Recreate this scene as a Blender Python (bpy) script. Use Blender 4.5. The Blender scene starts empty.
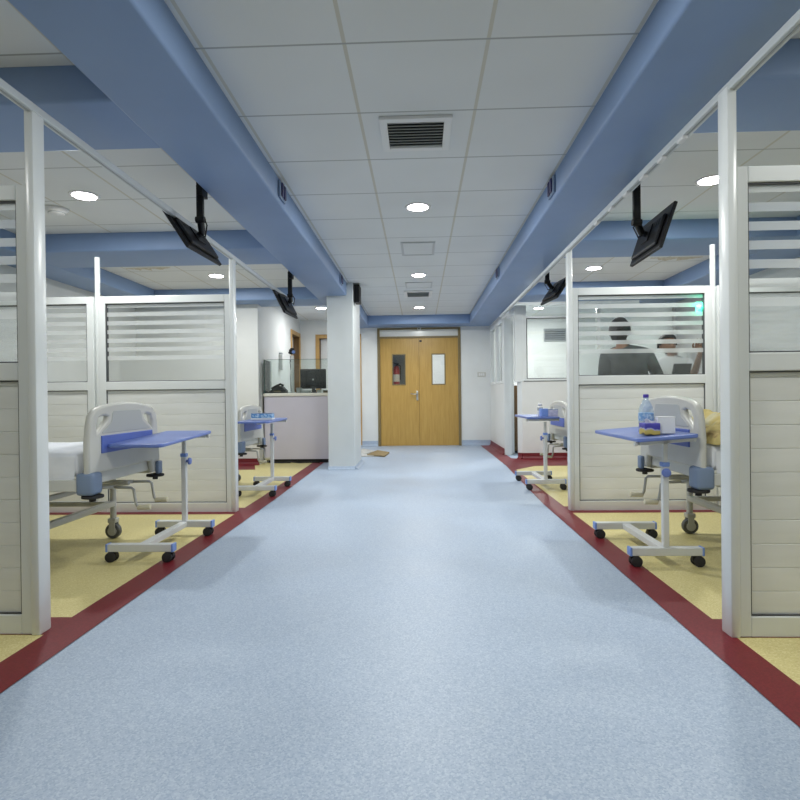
import bpy, bmesh, math, random
from mathutils import Vector, Matrix, Euler, noise

random.seed(7)
PI = math.pi
R = math.radians
scn = bpy.context.scene
COL = scn.collection

# ------------------------------------------------------------------ materials
def mat(name, color, rough=0.5, metal=0.0, spec=0.5, emit=None, estr=0.0, coat=0.0):
    m = bpy.data.materials.new(name)
    m.use_nodes = True
    b = m.node_tree.nodes['Principled BSDF']
    b.inputs['Base Color'].default_value = (*color, 1)
    b.inputs['Roughness'].default_value = rough
    b.inputs['Metallic'].default_value = metal
    b.inputs['Specular IOR Level'].default_value = spec
    b.inputs['Coat Weight'].default_value = coat
    if emit:
        b.inputs['Emission Color'].default_value = (*emit, 1)
        b.inputs['Emission Strength'].default_value = estr
    return m

def N(m, t, **kw):
    n = m.node_tree.nodes.new(t)
    for k, v in kw.items():
        setattr(n, k, v)
    return n

def L(m, a, b):
    m.node_tree.links.new(a, b)

def ramp(m, fac, stops):
    r = N(m, 'ShaderNodeValToRGB')
    e = r.color_ramp.elements
    while len(e) < len(stops):
        e.new(0.5)
    for i, (p, c) in enumerate(stops):
        e[i].position = p
        e[i].color = (*c, 1)
    L(m, fac, r.inputs['Fac'])
    return r.outputs['Color']

def coords(m, kind='Object', scale=(1, 1, 1), loc=(0, 0, 0)):
    t = N(m, 'ShaderNodeTexCoord')
    mp = N(m, 'ShaderNodeMapping')
    mp.inputs['Scale'].default_value = scale
    mp.inputs['Location'].default_value = loc
    L(m, t.outputs[kind], mp.inputs['Vector'])
    return mp.outputs['Vector']

def noisy(name, c1, c2, scale=(8, 8, 8), nscale=5.0, rough=0.5, detail=4, bump=0.0, stops=(0.35, 0.65), **kw):
    m = mat(name, c1, rough, **kw)
    b = m.node_tree.nodes['Principled BSDF']
    v = coords(m, 'Object', scale)
    n = N(m, 'ShaderNodeTexNoise')
    n.inputs['Scale'].default_value = nscale
    n.inputs['Detail'].default_value = detail
    L(m, v, n.inputs['Vector'])
    L(m, ramp(m, n.outputs['Fac'], [(stops[0], c1), (stops[1], c2)]), b.inputs['Base Color'])
    if bump:
        bp = N(m, 'ShaderNodeBump')
        bp.inputs['Strength'].default_value = bump
        bp.inputs['Distance'].default_value = 0.01
        L(m, n.outputs['Fac'], bp.inputs['Height'])
        L(m, bp.outputs['Normal'], b.inputs['Normal'])
    return m

def vinyl(name, base, chip_a, chip_b, rough):
    """sheet vinyl flooring: fine chips over a flat colour"""
    m = mat(name, base, rough)
    b = m.node_tree.nodes['Principled BSDF']
    v = coords(m, 'Object')
    vo = N(m, 'ShaderNodeTexVoronoi')
    vo.inputs['Scale'].default_value = 190
    L(m, v, vo.inputs['Vector'])
    sep = N(m, 'ShaderNodeSeparateColor')
    L(m, vo.outputs['Color'], sep.inputs['Color'])
    c1 = ramp(m, sep.outputs['Red'], [(0.0, chip_a), (0.2, chip_a), (0.32, base), (0.72, base), (0.84, chip_b), (1.0, chip_b)])
    no = N(m, 'ShaderNodeTexNoise')
    no.inputs['Scale'].default_value = 1.3
    no.inputs['Detail'].default_value = 3
    L(m, v, no.inputs['Vector'])
    w = ramp(m, no.outputs['Fac'], [(0.3, (0.93, 0.93, 0.93)), (0.7, (1.03, 1.03, 1.03))])
    mx = N(m, 'ShaderNodeMix', data_type='RGBA', blend_type='MULTIPLY')
    mx.inputs['Factor'].default_value = 1.0
    L(m, c1, mx.inputs['A'])
    L(m, w, mx.inputs['B'])
    L(m, mx.outputs['Result'], b.inputs['Base Color'])
    rr = ramp(m, no.outputs['Fac'], [(0.3, (rough - 0.05,) * 3), (0.7, (rough + 0.07,) * 3)])
    L(m, rr, b.inputs['Roughness'])
    return m

def ceiling_mat():
    m = mat('ceiling_tiles', (0.7, 0.71, 0.71), 0.85, spec=0.2)
    b = m.node_tree.nodes['Principled BSDF']
    t = N(m, 'ShaderNodeTexCoord')
    s = N(m, 'ShaderNodeSeparateXYZ')
    L(m, t.outputs['Object'], s.inputs[0])
    def line(out, pitch, off, width):
        a = N(m, 'ShaderNodeMath', operation='ADD'); L(m, out, a.inputs[0]); a.inputs[1].default_value = off + 50 * pitch
        f = N(m, 'ShaderNodeMath', operation='MODULO'); L(m, a.outputs[0], f.inputs[0]); f.inputs[1].default_value = pitch
        c = N(m, 'ShaderNodeMath', operation='LESS_THAN'); L(m, f.outputs[0], c.inputs[0]); c.inputs[1].default_value = width
        return c.outputs[0]
    lx = line(s.outputs['X'], 0.65, 0.325 + 0.009, 0.018)
    ly = line(s.outputs['Y'], 0.62, -3.77 + 0.007, 0.012)
    n = N(m, 'ShaderNodeTexNoise'); n.inputs['Scale'].default_value = 1.2
    L(m, t.outputs['Object'], n.inputs['Vector'])
    base = ramp(m, n.outputs['Fac'], [(0.3, (0.72, 0.735, 0.735)), (0.7, (0.77, 0.785, 0.785))])
    m1 = N(m, 'ShaderNodeMix', data_type='RGBA'); L(m, lx, m1.inputs['Factor']); L(m, base, m1.inputs['A']); m1.inputs['B'].default_value = (0.62, 0.60, 0.53, 1)
    m2 = N(m, 'ShaderNodeMix', data_type='RGBA'); L(m, ly, m2.inputs['Factor']); L(m, m1.outputs['Result'], m2.inputs['A']); m2.inputs['B'].default_value = (0.42, 0.43, 0.42, 1)
    L(m, m2.outputs['Result'], b.inputs['Base Color'])
    return m

def wood(name, c1, c2, scale=(14, 14, 1.0), rough=0.4):
    m = mat(name, c1, rough)
    b = m.node_tree.nodes['Principled BSDF']
    v = coords(m, 'Object', scale)
    n = N(m, 'ShaderNodeTexNoise'); n.inputs['Scale'].default_value = 3; n.inputs['Detail'].default_value = 6; n.inputs['Distortion'].default_value = 0.4
    L(m, v, n.inputs['Vector'])
    L(m, ramp(m, n.outputs['Fac'], [(0.3, c1), (0.7, c2)]), b.inputs['Base Color'])
    return m

def clear_glass(name, tint=(0.96, 0.98, 0.97), gloss=0.10):
    m = bpy.data.materials.new(name); m.use_nodes = True
    nt = m.node_tree; nt.nodes.clear()
    o = N(m, 'ShaderNodeOutputMaterial'); tr = N(m, 'ShaderNodeBsdfTransparent'); gl = N(m, 'ShaderNodeBsdfGlossy')
    tr.inputs['Color'].default_value = (*tint, 1); gl.inputs['Roughness'].default_value = 0.02
    fr = N(m, 'ShaderNodeFresnel'); fr.inputs['IOR'].default_value = 1.45
    ad = N(m, 'ShaderNodeMath', operation='ADD'); L(m, fr.outputs[0], ad.inputs[0]); ad.inputs[1].default_value = gloss - 0.04
    mx = N(m, 'ShaderNodeMixShader'); L(m, ad.outputs[0], mx.inputs[0]); L(m, tr.outputs[0], mx.inputs[1]); L(m, gl.outputs[0], mx.inputs[2])
    L(m, mx.outputs[0], o.inputs['Surface'])
    return m

def frosted_glass(name, see=0.5, rough=0.22, color=(0.80, 0.83, 0.82)):
    m = bpy.data.materials.new(name); m.use_nodes = True
    nt = m.node_tree; nt.nodes.clear()
    o = N(m, 'ShaderNodeOutputMaterial')
    rf = N(m, 'ShaderNodeBsdfRefraction'); rf.inputs['Roughness'].default_value = rough; rf.inputs['IOR'].default_value = 1.12
    rf.inputs['Color'].default_value = (0.93, 0.95, 0.95, 1)
    tl = N(m, 'ShaderNodeBsdfTranslucent'); tl.inputs['Color'].default_value = (*color, 1)
    df = N(m, 'ShaderNodeBsdfDiffuse'); df.inputs['Color'].default_value = (*color, 1)
    gl = N(m, 'ShaderNodeBsdfGlossy'); gl.inputs['Roughness'].default_value = 0.12
    a = N(m, 'ShaderNodeMixShader'); a.inputs[0].default_value = 0.45; L(m, tl.outputs[0], a.inputs[1]); L(m, df.outputs[0], a.inputs[2])
    b = N(m, 'ShaderNodeMixShader'); b.inputs[0].default_value = see; L(m, a.outputs[0], b.inputs[1]); L(m, rf.outputs[0], b.inputs[2])
    c = N(m, 'ShaderNodeMixShader'); c.inputs[0].default_value = 0.06; L(m, b.outputs[0], c.inputs[1]); L(m, gl.outputs[0], c.inputs[2])
    L(m, c.outputs[0], o.inputs['Surface'])
    return m

M = {}
M['blue_floor'] = vinyl('blue_vinyl', (0.385, 0.465, 0.585), (0.32, 0.40, 0.53), (0.46, 0.54, 0.64), 0.46)
M['yellow_floor'] = vinyl('yellow_vinyl', (0.66, 0.575, 0.26), (0.60, 0.515, 0.22), (0.73, 0.65, 0.33), 0.45)
M['red_floor'] = vinyl('red_vinyl', (0.165, 0.010, 0.017), (0.14, 0.008, 0.014), (0.19, 0.014, 0.021), 0.45)
M['ceiling'] = ceiling_mat()
M['beam'] = noisy('blue_paint', (0.22, 0.32, 0.525), (0.24, 0.345, 0.555), (1, 1, 1), 2.0, 0.5)
M['wall'] = noisy('white_wall_paint', (0.72, 0.735, 0.725), (0.76, 0.775, 0.765), (1, 1, 1), 2.0, 0.6)
M['pillar'] = noisy('pale_grey_paint', (0.62, 0.655, 0.66), (0.66, 0.695, 0.70), (1, 1, 1), 2.0, 0.5)
M['pvc'] = noisy('white_aluminium', (0.74, 0.77, 0.765), (0.78, 0.81, 0.805), (1, 1, 1), 2.0, 0.28)
M['slats'] = noisy('white_slats', (0.77, 0.785, 0.765), (0.83, 0.845, 0.825), (1, 1, 6), 2.0, 0.42)
M['rail'] = mat('grey_rail_metal', (0.60, 0.635, 0.65), 0.4, 0.1)
M['gasket'] = mat('dark_gasket', (0.08, 0.085, 0.09), 0.6)
M['glass'] = clear_glass('clear_glass')
M['screen_glass'] = clear_glass('counter_glass', (0.93, 0.97, 0.955), 0.06)
M['frost'] = frosted_glass('frosted_film', 0.80, 0.25, (0.46, 0.50, 0.49))
M['frost_band'] = frosted_glass('frosted_band', 0.36, 0.20, (0.92, 0.95, 0.94))
M['wood'] = wood('oak_veneer', (0.42, 0.250, 0.056), (0.50, 0.315, 0.082))
M['wood_frame'] = wood('oak_frame', (0.44, 0.255, 0.075), (0.55, 0.33, 0.11))
M['wood_dark'] = wood('brown_jamb', (0.12, 0.065, 0.022), (0.17, 0.09, 0.03))
M['olive'] = mat('olive_door_frame', (0.20, 0.15, 0.065), 0.5)
M['steel'] = mat('brushed_steel', (0.55, 0.55, 0.54), 0.3, 0.9)
M['grey_steel'] = mat('painted_grey_steel', (0.50, 0.51, 0.50), 0.4, 0.2)
M['cream'] = noisy('cream_plastic', (0.57, 0.565, 0.515), (0.61, 0.605, 0.555), (1, 1, 1), 3.0, 0.35)
M['cream_grey'] = mat('grey_plastic_and_inset_shade', (0.46, 0.475, 0.455), 0.45)  # grey of the grille slats; on the bed boards it paints in shade
M['cream_metal'] = noisy('cream_painted_steel', (0.60, 0.61, 0.58), (0.64, 0.65, 0.62), (1, 1, 1), 3.0, 0.35)
M['table_metal'] = noisy('white_painted_steel', (0.62, 0.64, 0.64), (0.67, 0.69, 0.69), (1, 1, 1), 3.0, 0.32)
M['table_blue'] = noisy('blue_plastic', (0.13, 0.195, 0.50), (0.15, 0.22, 0.54), (1, 1, 1), 3.0, 0.30)
M['panel_blue'] = noisy('blue_panel', (0.085, 0.14, 0.47), (0.10, 0.165, 0.52), (1, 1, 1), 3.0, 0.4)
M['cap_blue'] = mat('pale_blue_caps', (0.20, 0.32, 0.70), 0.4)
M['bumper'] = mat('grey_blue_bumper', (0.20, 0.27, 0.40), 0.5)
M['black'] = mat('black_plastic', (0.006, 0.006, 0.007), 0.45, spec=0.3)
M['black_soft'] = mat('black_matte', (0.02, 0.02, 0.022), 0.7)
M['tv'] = noisy('television_casing', (0.006, 0.006, 0.007), (0.010, 0.010, 0.011), (4, 4, 4), 3.0, 0.45, spec=0.3)
M['tv_screen'] = mat('dark_screen', (0.006, 0.007, 0.009), 0.12)
M['rubber'] = mat('grey_rubber', (0.10, 0.105, 0.11), 0.6)
M['sheet'] = noisy('white_sheet', (0.76, 0.79, 0.84), (0.84, 0.86, 0.90), (6, 6, 6), 1.5, 0.8, bump=0.3)
M['pillow'] = noisy('pillow_cloth', (0.5, 0.52, 0.56), (0.58, 0.6, 0.64), (5, 5, 5), 2.0, 0.8, bump=0.3)
M['handle_cream'] = mat('yellowed_handle', (0.62, 0.58, 0.42), 0.5)
M['lilac'] = noisy('lilac_laminate', (0.56, 0.54, 0.63), (0.60, 0.58, 0.67), (1, 1, 1), 1.5, 0.4)
M['worktop'] = mat('pale_worktop', (0.72, 0.71, 0.64), 0.35)
M['lamp'] = mat('lamp_diffuser', (1, 1, 1), 0.5, emit=(1.0, 0.97, 1.0), estr=28.0)
M['white_plastic'] = mat('white_plastic', (0.78, 0.78, 0.77), 0.4)
M['dark_grille'] = mat('dark_duct', (0.03, 0.032, 0.034), 0.7)
M['grille_metal'] = mat('grey_louvre', (0.40, 0.42, 0.43), 0.45, 0.2)
M['navy'] = mat('navy_plastic', (0.016, 0.016, 0.10), 0.4)
M['red'] = mat('red_enamel', (0.42, 0.02, 0.03), 0.35)
M['green_glow'] = mat('added_green_glow', (0.1, 0.8, 0.5), 0.4, emit=(0.05, 1.0, 0.55), estr=14.0)
M['paper'] = mat('white_paper', (0.80, 0.81, 0.82), 0.7)
M['blue_box'] = noisy('blue_carton', (0.10, 0.30, 0.62), (0.55, 0.72, 0.88), (30, 30, 60), 1.2, 0.5, stops=(0.45, 0.6))
M['mauve_box'] = noisy('mauve_carton', (0.42, 0.42, 0.60), (0.62, 0.60, 0.74), (20, 20, 30), 1.2, 0.5)
M['skin'] = noisy('skin', (0.22, 0.115, 0.068), (0.26, 0.14, 0.085), (1, 1, 1), 6.0, 0.5)
M['hair'] = noisy('black_hair', (0.010, 0.009, 0.009), (0.022, 0.02, 0.018), (40, 40, 40), 2.0, 0.6)
M['dark_shirt'] = noisy('charcoal_cloth', (0.040, 0.045, 0.048), (0.06, 0.065, 0.068), (6, 6, 6), 2.0, 0.85, bump=0.2)
M['white_coat'] = noisy('white_cloth', (0.62, 0.64, 0.63), (0.70, 0.72, 0.71), (6, 6, 6), 2.0, 0.85, bump=0.2)
M['trousers'] = noisy('dark_trousers', (0.02, 0.022, 0.03), (0.035, 0.036, 0.045), (6, 6, 6), 2.0, 0.85)
M['cardboard'] = noisy('brown_cardboard', (0.22, 0.16, 0.07), (0.32, 0.24, 0.12), (6, 6, 6), 3.0, 0.7)
M['grey_paper'] = noisy('grey_card', (0.42, 0.42, 0.41), (0.60, 0.60, 0.58), (8, 8, 8), 2.0, 0.7)
M['hatch'] = mat('pale_hatch_frame', (0.55, 0.56, 0.56), 0.6)
M['hatch_cover'] = mat('hatch_cover', (0.70, 0.715, 0.715), 0.8)
M['stain'] = noisy('peeling_paint', (0.50, 0.45, 0.34), (0.70, 0.66, 0.56), (9, 9, 9), 3.0, 0.9)

def bottle_plastic():
    m = bpy.data.materials.new('bottle_plastic'); m.use_nodes = True
    m.node_tree.nodes.clear()
    o = N(m, 'ShaderNodeOutputMaterial'); tr = N(m, 'ShaderNodeBsdfTransparent'); tr.inputs['Color'].default_value = (0.90, 0.94, 0.98, 1)
    df = N(m, 'ShaderNodeBsdfTranslucent'); df.inputs['Color'].default_value = (0.55, 0.68, 0.85, 1)
    gl = N(m, 'ShaderNodeBsdfGlossy'); gl.inputs['Roughness'].default_value = 0.08
    a = N(m, 'ShaderNodeMixShader'); a.inputs[0].default_value = 0.22; L(m, tr.outputs[0], a.inputs[1]); L(m, df.outputs[0], a.inputs[2])
    c = N(m, 'ShaderNodeMixShader'); c.inputs[0].default_value = 0.10; L(m, a.outputs[0], c.inputs[1]); L(m, gl.outputs[0], c.inputs[2])
    L(m, c.outputs[0], o.inputs['Surface'])
    return m
M['bottle'] = bottle_plastic()
M['bottle_label'] = noisy('bottle_label', (0.18, 0.36, 0.66), (0.55, 0.70, 0.85), (40, 40, 40), 1.5, 0.4, stops=(0.45, 0.62))
M['bottle_cap'] = mat('violet_cap', (0.08, 0.05, 0.42), 0.4)

def tissue_carton():
    m = mat('tissue_carton', (0.1, 0.1, 0.5), 0.45)
    b = m.node_tree.nodes['Principled BSDF']
    t = N(m, 'ShaderNodeTexCoord'); s = N(m, 'ShaderNodeSeparateXYZ'); L(m, t.outputs['Object'], s.inputs[0])
    n = N(m, 'ShaderNodeTexNoise'); n.inputs['Scale'].default_value = 16; L(m, t.outputs['Object'], n.inputs['Vector'])
    a = N(m, 'ShaderNodeMath', operation='MULTIPLY_ADD'); L(m, s.outputs['Z'], a.inputs[0]); a.inputs[1].default_value = 12.0
    k = N(m, 'ShaderNodeMath', operation='MULTIPLY'); L(m, n.outputs['Fac'], k.inputs[0]); k.inputs[1].default_value = 0.55
    L(m, k.outputs[0], a.inputs[2])
    L(m, ramp(m, a.outputs[0], [(0.0, (0.05, 0.05, 0.05)), (0.30, (0.08, 0.07, 0.05)), (0.38, (0.62, 0.47, 0.10)), (0.62, (0.62, 0.50, 0.14)), (0.68, (0.45, 0.45, 0.72)), (0.74, (0.05, 0.045, 0.36)), (1.0, (0.09, 0.08, 0.45))]), b.inputs['Base Color'])
    return m
M['tissue_carton'] = tissue_carton()

def blanket_mat():
    m = mat('printed_blanket', (0.5, 0.4, 0.12), 0.85)
    b = m.node_tree.nodes['Principled BSDF']
    v = coords(m, 'Object', (1, 1, 1))
    n = N(m, 'ShaderNodeTexNoise'); n.inputs['Scale'].default_value = 7; n.inputs['Detail'].default_value = 4; n.inputs['Distortion'].default_value = 1.2
    L(m, v, n.inputs['Vector'])
    L(m, ramp(m, n.outputs['Fac'], [(0.28, (0.13, 0.08, 0.02)), (0.38, (0.30, 0.22, 0.08)), (0.46, (0.46, 0.37, 0.13)), (0.58, (0.52, 0.42, 0.16)), (0.68, (0.50, 0.46, 0.29))]), b.inputs['Base Color'])
    return m
M['blanket'] = blanket_mat()

# ------------------------------------------------------------------ mesh helpers
class MB:
    """collects shapes, then links them as one mesh object"""
    def __init__(self):
        self.bm = bmesh.new()

    def _mark(self, faces, mi, smooth):
        for f in faces:
            f.material_index = mi
            f.smooth = smooth

    def box(self, x0, x1, y0, y1, z0, z1, bev=0.0, mi=0, mtx=None, seg=2, smooth=False):
        t = bmesh.new()
        bmesh.ops.create_cube(t, size=1.0)
        for v in t.verts:
            v.co = Vector(((x0 + x1) / 2 + v.co.x * (x1 - x0), (y0 + y1) / 2 + v.co.y * (y1 - y0), (z0 + z1) / 2 + v.co.z * (z1 - z0)))
        if bev:
            bmesh.ops.bevel(t, geom=t.edges[:], offset=bev, segments=seg, profile=0.5, affect='EDGES')
        self.merge(t, mi, smooth, mtx)
        return self

    def merge(self, t, mi=0, smooth=False, mtx=None):
        if mtx is not None:
            t.transform(mtx)
        off = {}
        for v in t.verts:
            off[v] = self.bm.verts.new(v.co)
        for f in t.faces:
            try:
                nf = self.bm.faces.new([off[v] for v in f.verts])
                nf.material_index = mi
                nf.smooth = smooth
            except ValueError:
                pass
        t.free()

    def cyl(self, a, b, r, r2=None, n=20, mi=0, smooth=True, bev=0.0):
        a, b = Vector(a), Vector(b)
        d = b - a
        t = bmesh.new()
        bmesh.ops.create_cone(t, cap_ends=True, segments=n, radius1=r, radius2=r if r2 is None else r2, depth=d.length)
        if bev:
            es = [e for e in t.edges if len(e.link_faces) == 2 and any(len(f.verts) > 4 for f in e.link_faces)]
            bmesh.ops.bevel(t, geom=es, offset=bev, segments=2, profile=0.5, affect='EDGES')
        q = d.to_track_quat('Z', 'Y').to_matrix().to_4x4()
        mtx = Matrix.Translation((a + b) / 2) @ q
        self.merge(t, mi, False, mtx)
        if smooth:
            for f in self.bm.faces:
                if f.material_index == mi and len(f.verts) == 4:
                    pass
        self.sm = True
        return self

    def tube(self, pts, r, n=10, mi=0, closed=False):
        pts = [Vector(p) for p in pts]
        rings = []
        up = Vector((0, 0, 1))
        for i, p in enumerate(pts):
            d = (pts[min(i + 1, len(pts) - 1)] - pts[max(i - 1, 0)]).normalized()
            s = d.cross(up)
            if s.length < 1e-3:
                s = d.cross(Vector((0, 1, 0)))
            s.normalize()
            u = s.cross(d).normalized()
            rings.append([self.bm.verts.new(p + s * r * math.cos(2 * PI * k / n) + u * r * math.sin(2 * PI * k / n)) for k in range(n)])
        for i in range(len(rings) - 1):
            for k in range(n):
                f = self.bm.faces.new((rings[i][k], rings[i][(k + 1) % n], rings[i + 1][(k + 1) % n], rings[i + 1][k]))
                f.smooth = True
                f.material_index = mi
        for rg in (rings[0], rings[-1]):
            f = self.bm.faces.new(rg)
            f.material_index = mi
        return self

    def lathe(self, prof, c=(0, 0, 0), n=24, mi=0, sx=1.0, sy=1.0):
        rings = []
        for (r, z) in prof:
            rings.append([self.bm.verts.new((c[0] + r * sx * math.cos(2 * PI * k / n), c[1] + r * sy * math.sin(2 * PI * k / n), c[2] + z)) for k in range(n)])
        for i in range(len(rings) - 1):
            for k in range(n):
                f = self.bm.faces.new((rings[i][k], rings[i][(k + 1) % n], rings[i + 1][(k + 1) % n], rings[i + 1][k]))
                f.smooth = True
                f.material_index = mi
        for rg in (rings[0], rings[-1]):
            f = self.bm.faces.new(rg)
            f.material_index = mi
        return self

    def poly(self, pts, mi=0):
        f = self.bm.faces.new([self.bm.verts.new(p) for p in pts])
        f.material_index = mi
        return self

    def prism(self, pts, vec, mi=0):
        """pts: planar loop; vec: extrusion"""
        v = Vector(vec)
        a = [self.bm.verts.new(p) for p in pts]
        b = [self.bm.verts.new(Vector(p) + v) for p in pts]
        n = len(pts)
        fs = [self.bm.faces.new(a), self.bm.faces.new(list(reversed(b)))]
        for i in range(n):
            fs.append(self.bm.faces.new((a[i], a[(i + 1) % n], b[(i + 1) % n], b[i])))
        for f in fs:
            f.material_index = mi
        return self

    def build(self, name, mats, parent=None, loc=None, rot=None, smooth_angle=None):
        bmesh.ops.recalc_face_normals(self.bm, faces=self.bm.faces[:])
        me = bpy.data.meshes.new(name)
        self.bm.to_mesh(me)
        self.bm.free()
        if not isinstance(mats, (list, tuple)):
            mats = [mats]
        for m in mats:
            me.materials.append(m)
        if smooth_angle:
            me.shade_smooth()
            me.set_sharp_from_angle(angle=R(smooth_angle))
        o = bpy.data.objects.new(name, me)
        COL.objects.link(o)
        if parent is not None:
            o.parent = parent
        if loc is not None:
            o.location = loc
        if rot is not None:
            o.rotation_euler = rot
        return o

def tag(o, label, cat, group=None):
    o['label'] = label
    o['category'] = cat
    if group:
        o['group'] = group
    return o

def thing(name, label, cat, loc=(0, 0, 0), rz=0.0, group=None):
    o = bpy.data.objects.new(name, None)
    o.empty_display_size = 0.1
    COL.objects.link(o)
    o.location = loc
    o.rotation_euler = (0, 0, rz)
    return tag(o, label, cat, group)

def struct(o):
    o['kind'] = 'structure'
    return o

def copy_tree(o, parent=None):
    c = o.copy()
    COL.objects.link(c)
    if parent is not None:
        c.parent = parent
        c.matrix_parent_inverse = o.matrix_parent_inverse.copy()
    for ch in list(o.children):
        copy_tree(ch, c)
    return c

def dup(root, label, loc, rz=0.0):
    c = copy_tree(root)
    c.location = loc
    c.rotation_euler = (0, 0, rz)
    c['label'] = label
    return c

def plate(loops, thick, bev, name):
    """flat plate with holes: loops in (a, b); returns mesh in XY extruded along Z, centred"""
    cu = bpy.data.curves.new(name, 'CURVE')
    cu.dimensions = '2D'
    cu.fill_mode = 'BOTH'
    cu.extrude = thick / 2 - bev
    cu.bevel_depth = bev
    cu.bevel_resolution = 2
    for lp in loops:
        s = cu.splines.new('POLY')
        s.points.add(len(lp) - 1)
        for p, q in zip(s.points, lp):
            p.co = (q[0], q[1], 0, 1)
        s.use_cyclic_u = True
    o = bpy.data.objects.new(name, cu)
    COL.objects.link(o)
    dg = bpy.context.evaluated_depsgraph_get()
    me = bpy.data.meshes.new_from_object(o.evaluated_get(dg))
    COL.objects.unlink(o)
    bpy.data.objects.remove(o)
    return me

def rounded_loop(pts, r, n=5):
    out = []
    m = len(pts)
    for i in range(m):
        p0, p, p1 = Vector(pts[i - 1]), Vector(pts[i]), Vector(pts[(i + 1) % m])
        a = (p0 - p); b = (p1 - p)
        rr = min(r, a.length * 0.45, b.length * 0.45)
        s = p + a.normalized() * rr
        e = p + b.normalized() * rr
        for k in range(n + 1):
            t = k / n
            out.append(tuple(s * (1 - t) ** 2 + p * 2 * t * (1 - t) + e * t * t))
    return out

# ------------------------------------------------------------------ dimensions (metres; X across, Y down the corridor)
CEIL = 2.60
BEAM = 2.42
XL, XR = -4.30, 4.00          # outer walls
YB, YF = 11.43, -2.60         # end wall, wall behind the viewer
YP = [2.33, 4.88]             # the partition rows

# ------------------------------------------------------------------ room shell
b = MB()
b.poly([(XL, YF, 0), (XR, YF, 0), (XR, YB + 3, 0), (XL, YB + 3, 0)], 0)
z1, z2, z2b = 0.0015, 0.0035, 0.0027
# yellow bays
b.poly([(XL, YF, z1), (-1.60, YF, z1), (-1.60, 8.62, z1), (XL, 8.62, z1)], 1)
b.poly([(1.27, YF, z1), (XR, YF, z1), (XR, 8.85, z1), (1.27, 8.85, z1)], 1)
b.poly([(-2.42, 8.62, z1), (-1.60, 8.62, z1), (-1.52, 9.4, z1), (-2.42, 9.4, z1)], 1)
# red edging
b.poly([(-1.615, YF, z2), (-1.445, YF, z2), (-1.445, 5.6, z2), (-1.50, 8.9, z2), (-1.67, 8.9, z2), (-1.615, 5.6, z2)], 2)
b.poly([(1.115, YF, z2), (1.28, YF, z2), (1.28, 7.6, z2), (1.62, 8.0, z2), (1.62, 8.9, z2), (1.45, 9.0, z2), (1.43, YB, z2), (1.21, YB, z2), (1.22, 8.1, z2), (1.122, 5.2, z2)], 2)
for y in YP:
    y0 = y if y < 3 else y - 0.09
    b.poly([(XL, y0, z2b), (-1.60, y0, z2b), (-1.60, y + 0.19, z2b), (XL, y + 0.19, z2b)], 2)
    b.poly([(1.27, y0, z2b), (XR, y0, z2b), (XR, y + 0.19, z2b), (1.27, y + 0.19, z2b)], 2)
b.poly([(XL, 7.78, z2b), (-2.56, 7.78, z2b), (-2.33, 7.80, z2b), (-2.50, 8.35, z2b), (XL, 8.35, z2b)], 2)
b.poly([(1.60, 8.0, z2b), (XR, 8.0, z2b), (XR, 8.86, z2b), (1.60, 8.86, z2b)], 2)
fl = struct(b.build('floor', [M['blue_floor'], M['yellow_floor'], M['red_floor']]))

b = MB()
b.box(XL, XR, YF, YB + 3, CEIL, CEIL + 0.05)
struct(b.build('ceiling', M['ceiling']))

def wall_box(name, x0, x1, y0, y1, z0=0.0, z1=CEIL, m='wall'):
    return struct(MB().box(x0, x1, y0, y1, z0, z1).build(name, M[m]))

wall_box('wall_left', XL - 0.1, XL, YF, YB + 3)
wall_box('wall_right', XR, XR + 0.1, YF, YB + 3)
wall_box('wall_front', XL, XR, YF - 0.1, YF)
# end wall with the double door and, behind the counter, a single door
DX0, DX1, DTOP = -0.86, 0.835, 2.405
NX0, NX1 = -2.06, -1.26
b = MB()
for (x0, x1, zz0, zz1) in ((XL, NX0, 0, CEIL), (NX0, NX1, 2.24, CEIL), (NX1, DX0, 0, CEIL), (DX0, DX1, DTOP, CEIL), (DX1, XR, 0, CEIL)):
    b.box(x0, x1, YB, YB + 0.16, zz0, zz1)
struct(b.build('wall_back', M['wall']))
# space beyond the double door
wall_box('wall_beyond', XL, XR, YB + 2.9, YB + 3.0)
# nurse station: short wall facing the bay and side wall with a door
wall_box('wall_stub', XL, -2.43, 8.36, 8.56)
LY0, LY1 = 10.66, 11.34
b = MB()
for (y0, y1, zz0, zz1) in ((8.56, LY0, 0, CEIL), (LY0, LY1, 2.26, CEIL), (LY1, YB, 0, CEIL)):
    b.box(-2.61, -2.45, y0, y1, zz0, zz1)
struct(b.build('wall_side', M['wall']))
# office on the other side: low wall with glazing towards the bay, side wall with narrow windows to the corridor
OY = 8.86
b = MB()
b.prism([(1.545, OY + 0.06, 0.09), (1.60, OY, 0.09), (XR, OY, 0.09), (XR, OY + 0.10, 0.09), (1.545, OY + 0.10, 0.09)], (0, 0, 1.13))
struct(b.build('wall_office', M['wall']))
b = MB()
for (y0, y1, zz0, zz1) in ((9.56, YB, 0.09, 1.22), (9.56, YB, 2.32, BEAM), (9.56, 9.68, 1.22, 2.32), (10.42, 10.56, 1.22, 2.32), (11.28, YB, 1.22, 2.32), (8.98, 9.56, 2.30, BEAM)):
    b.box(1.43, 1.53, y0, y1, zz0, zz1)
struct(b.build('wall_corridor', M['wall']))

# pillar standing in the corridor
struct(MB().box(-1.285, -0.915, 7.76, 8.62, 0.03, CEIL, 0.012).build('wall_pillar', M['pillar']))

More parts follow.
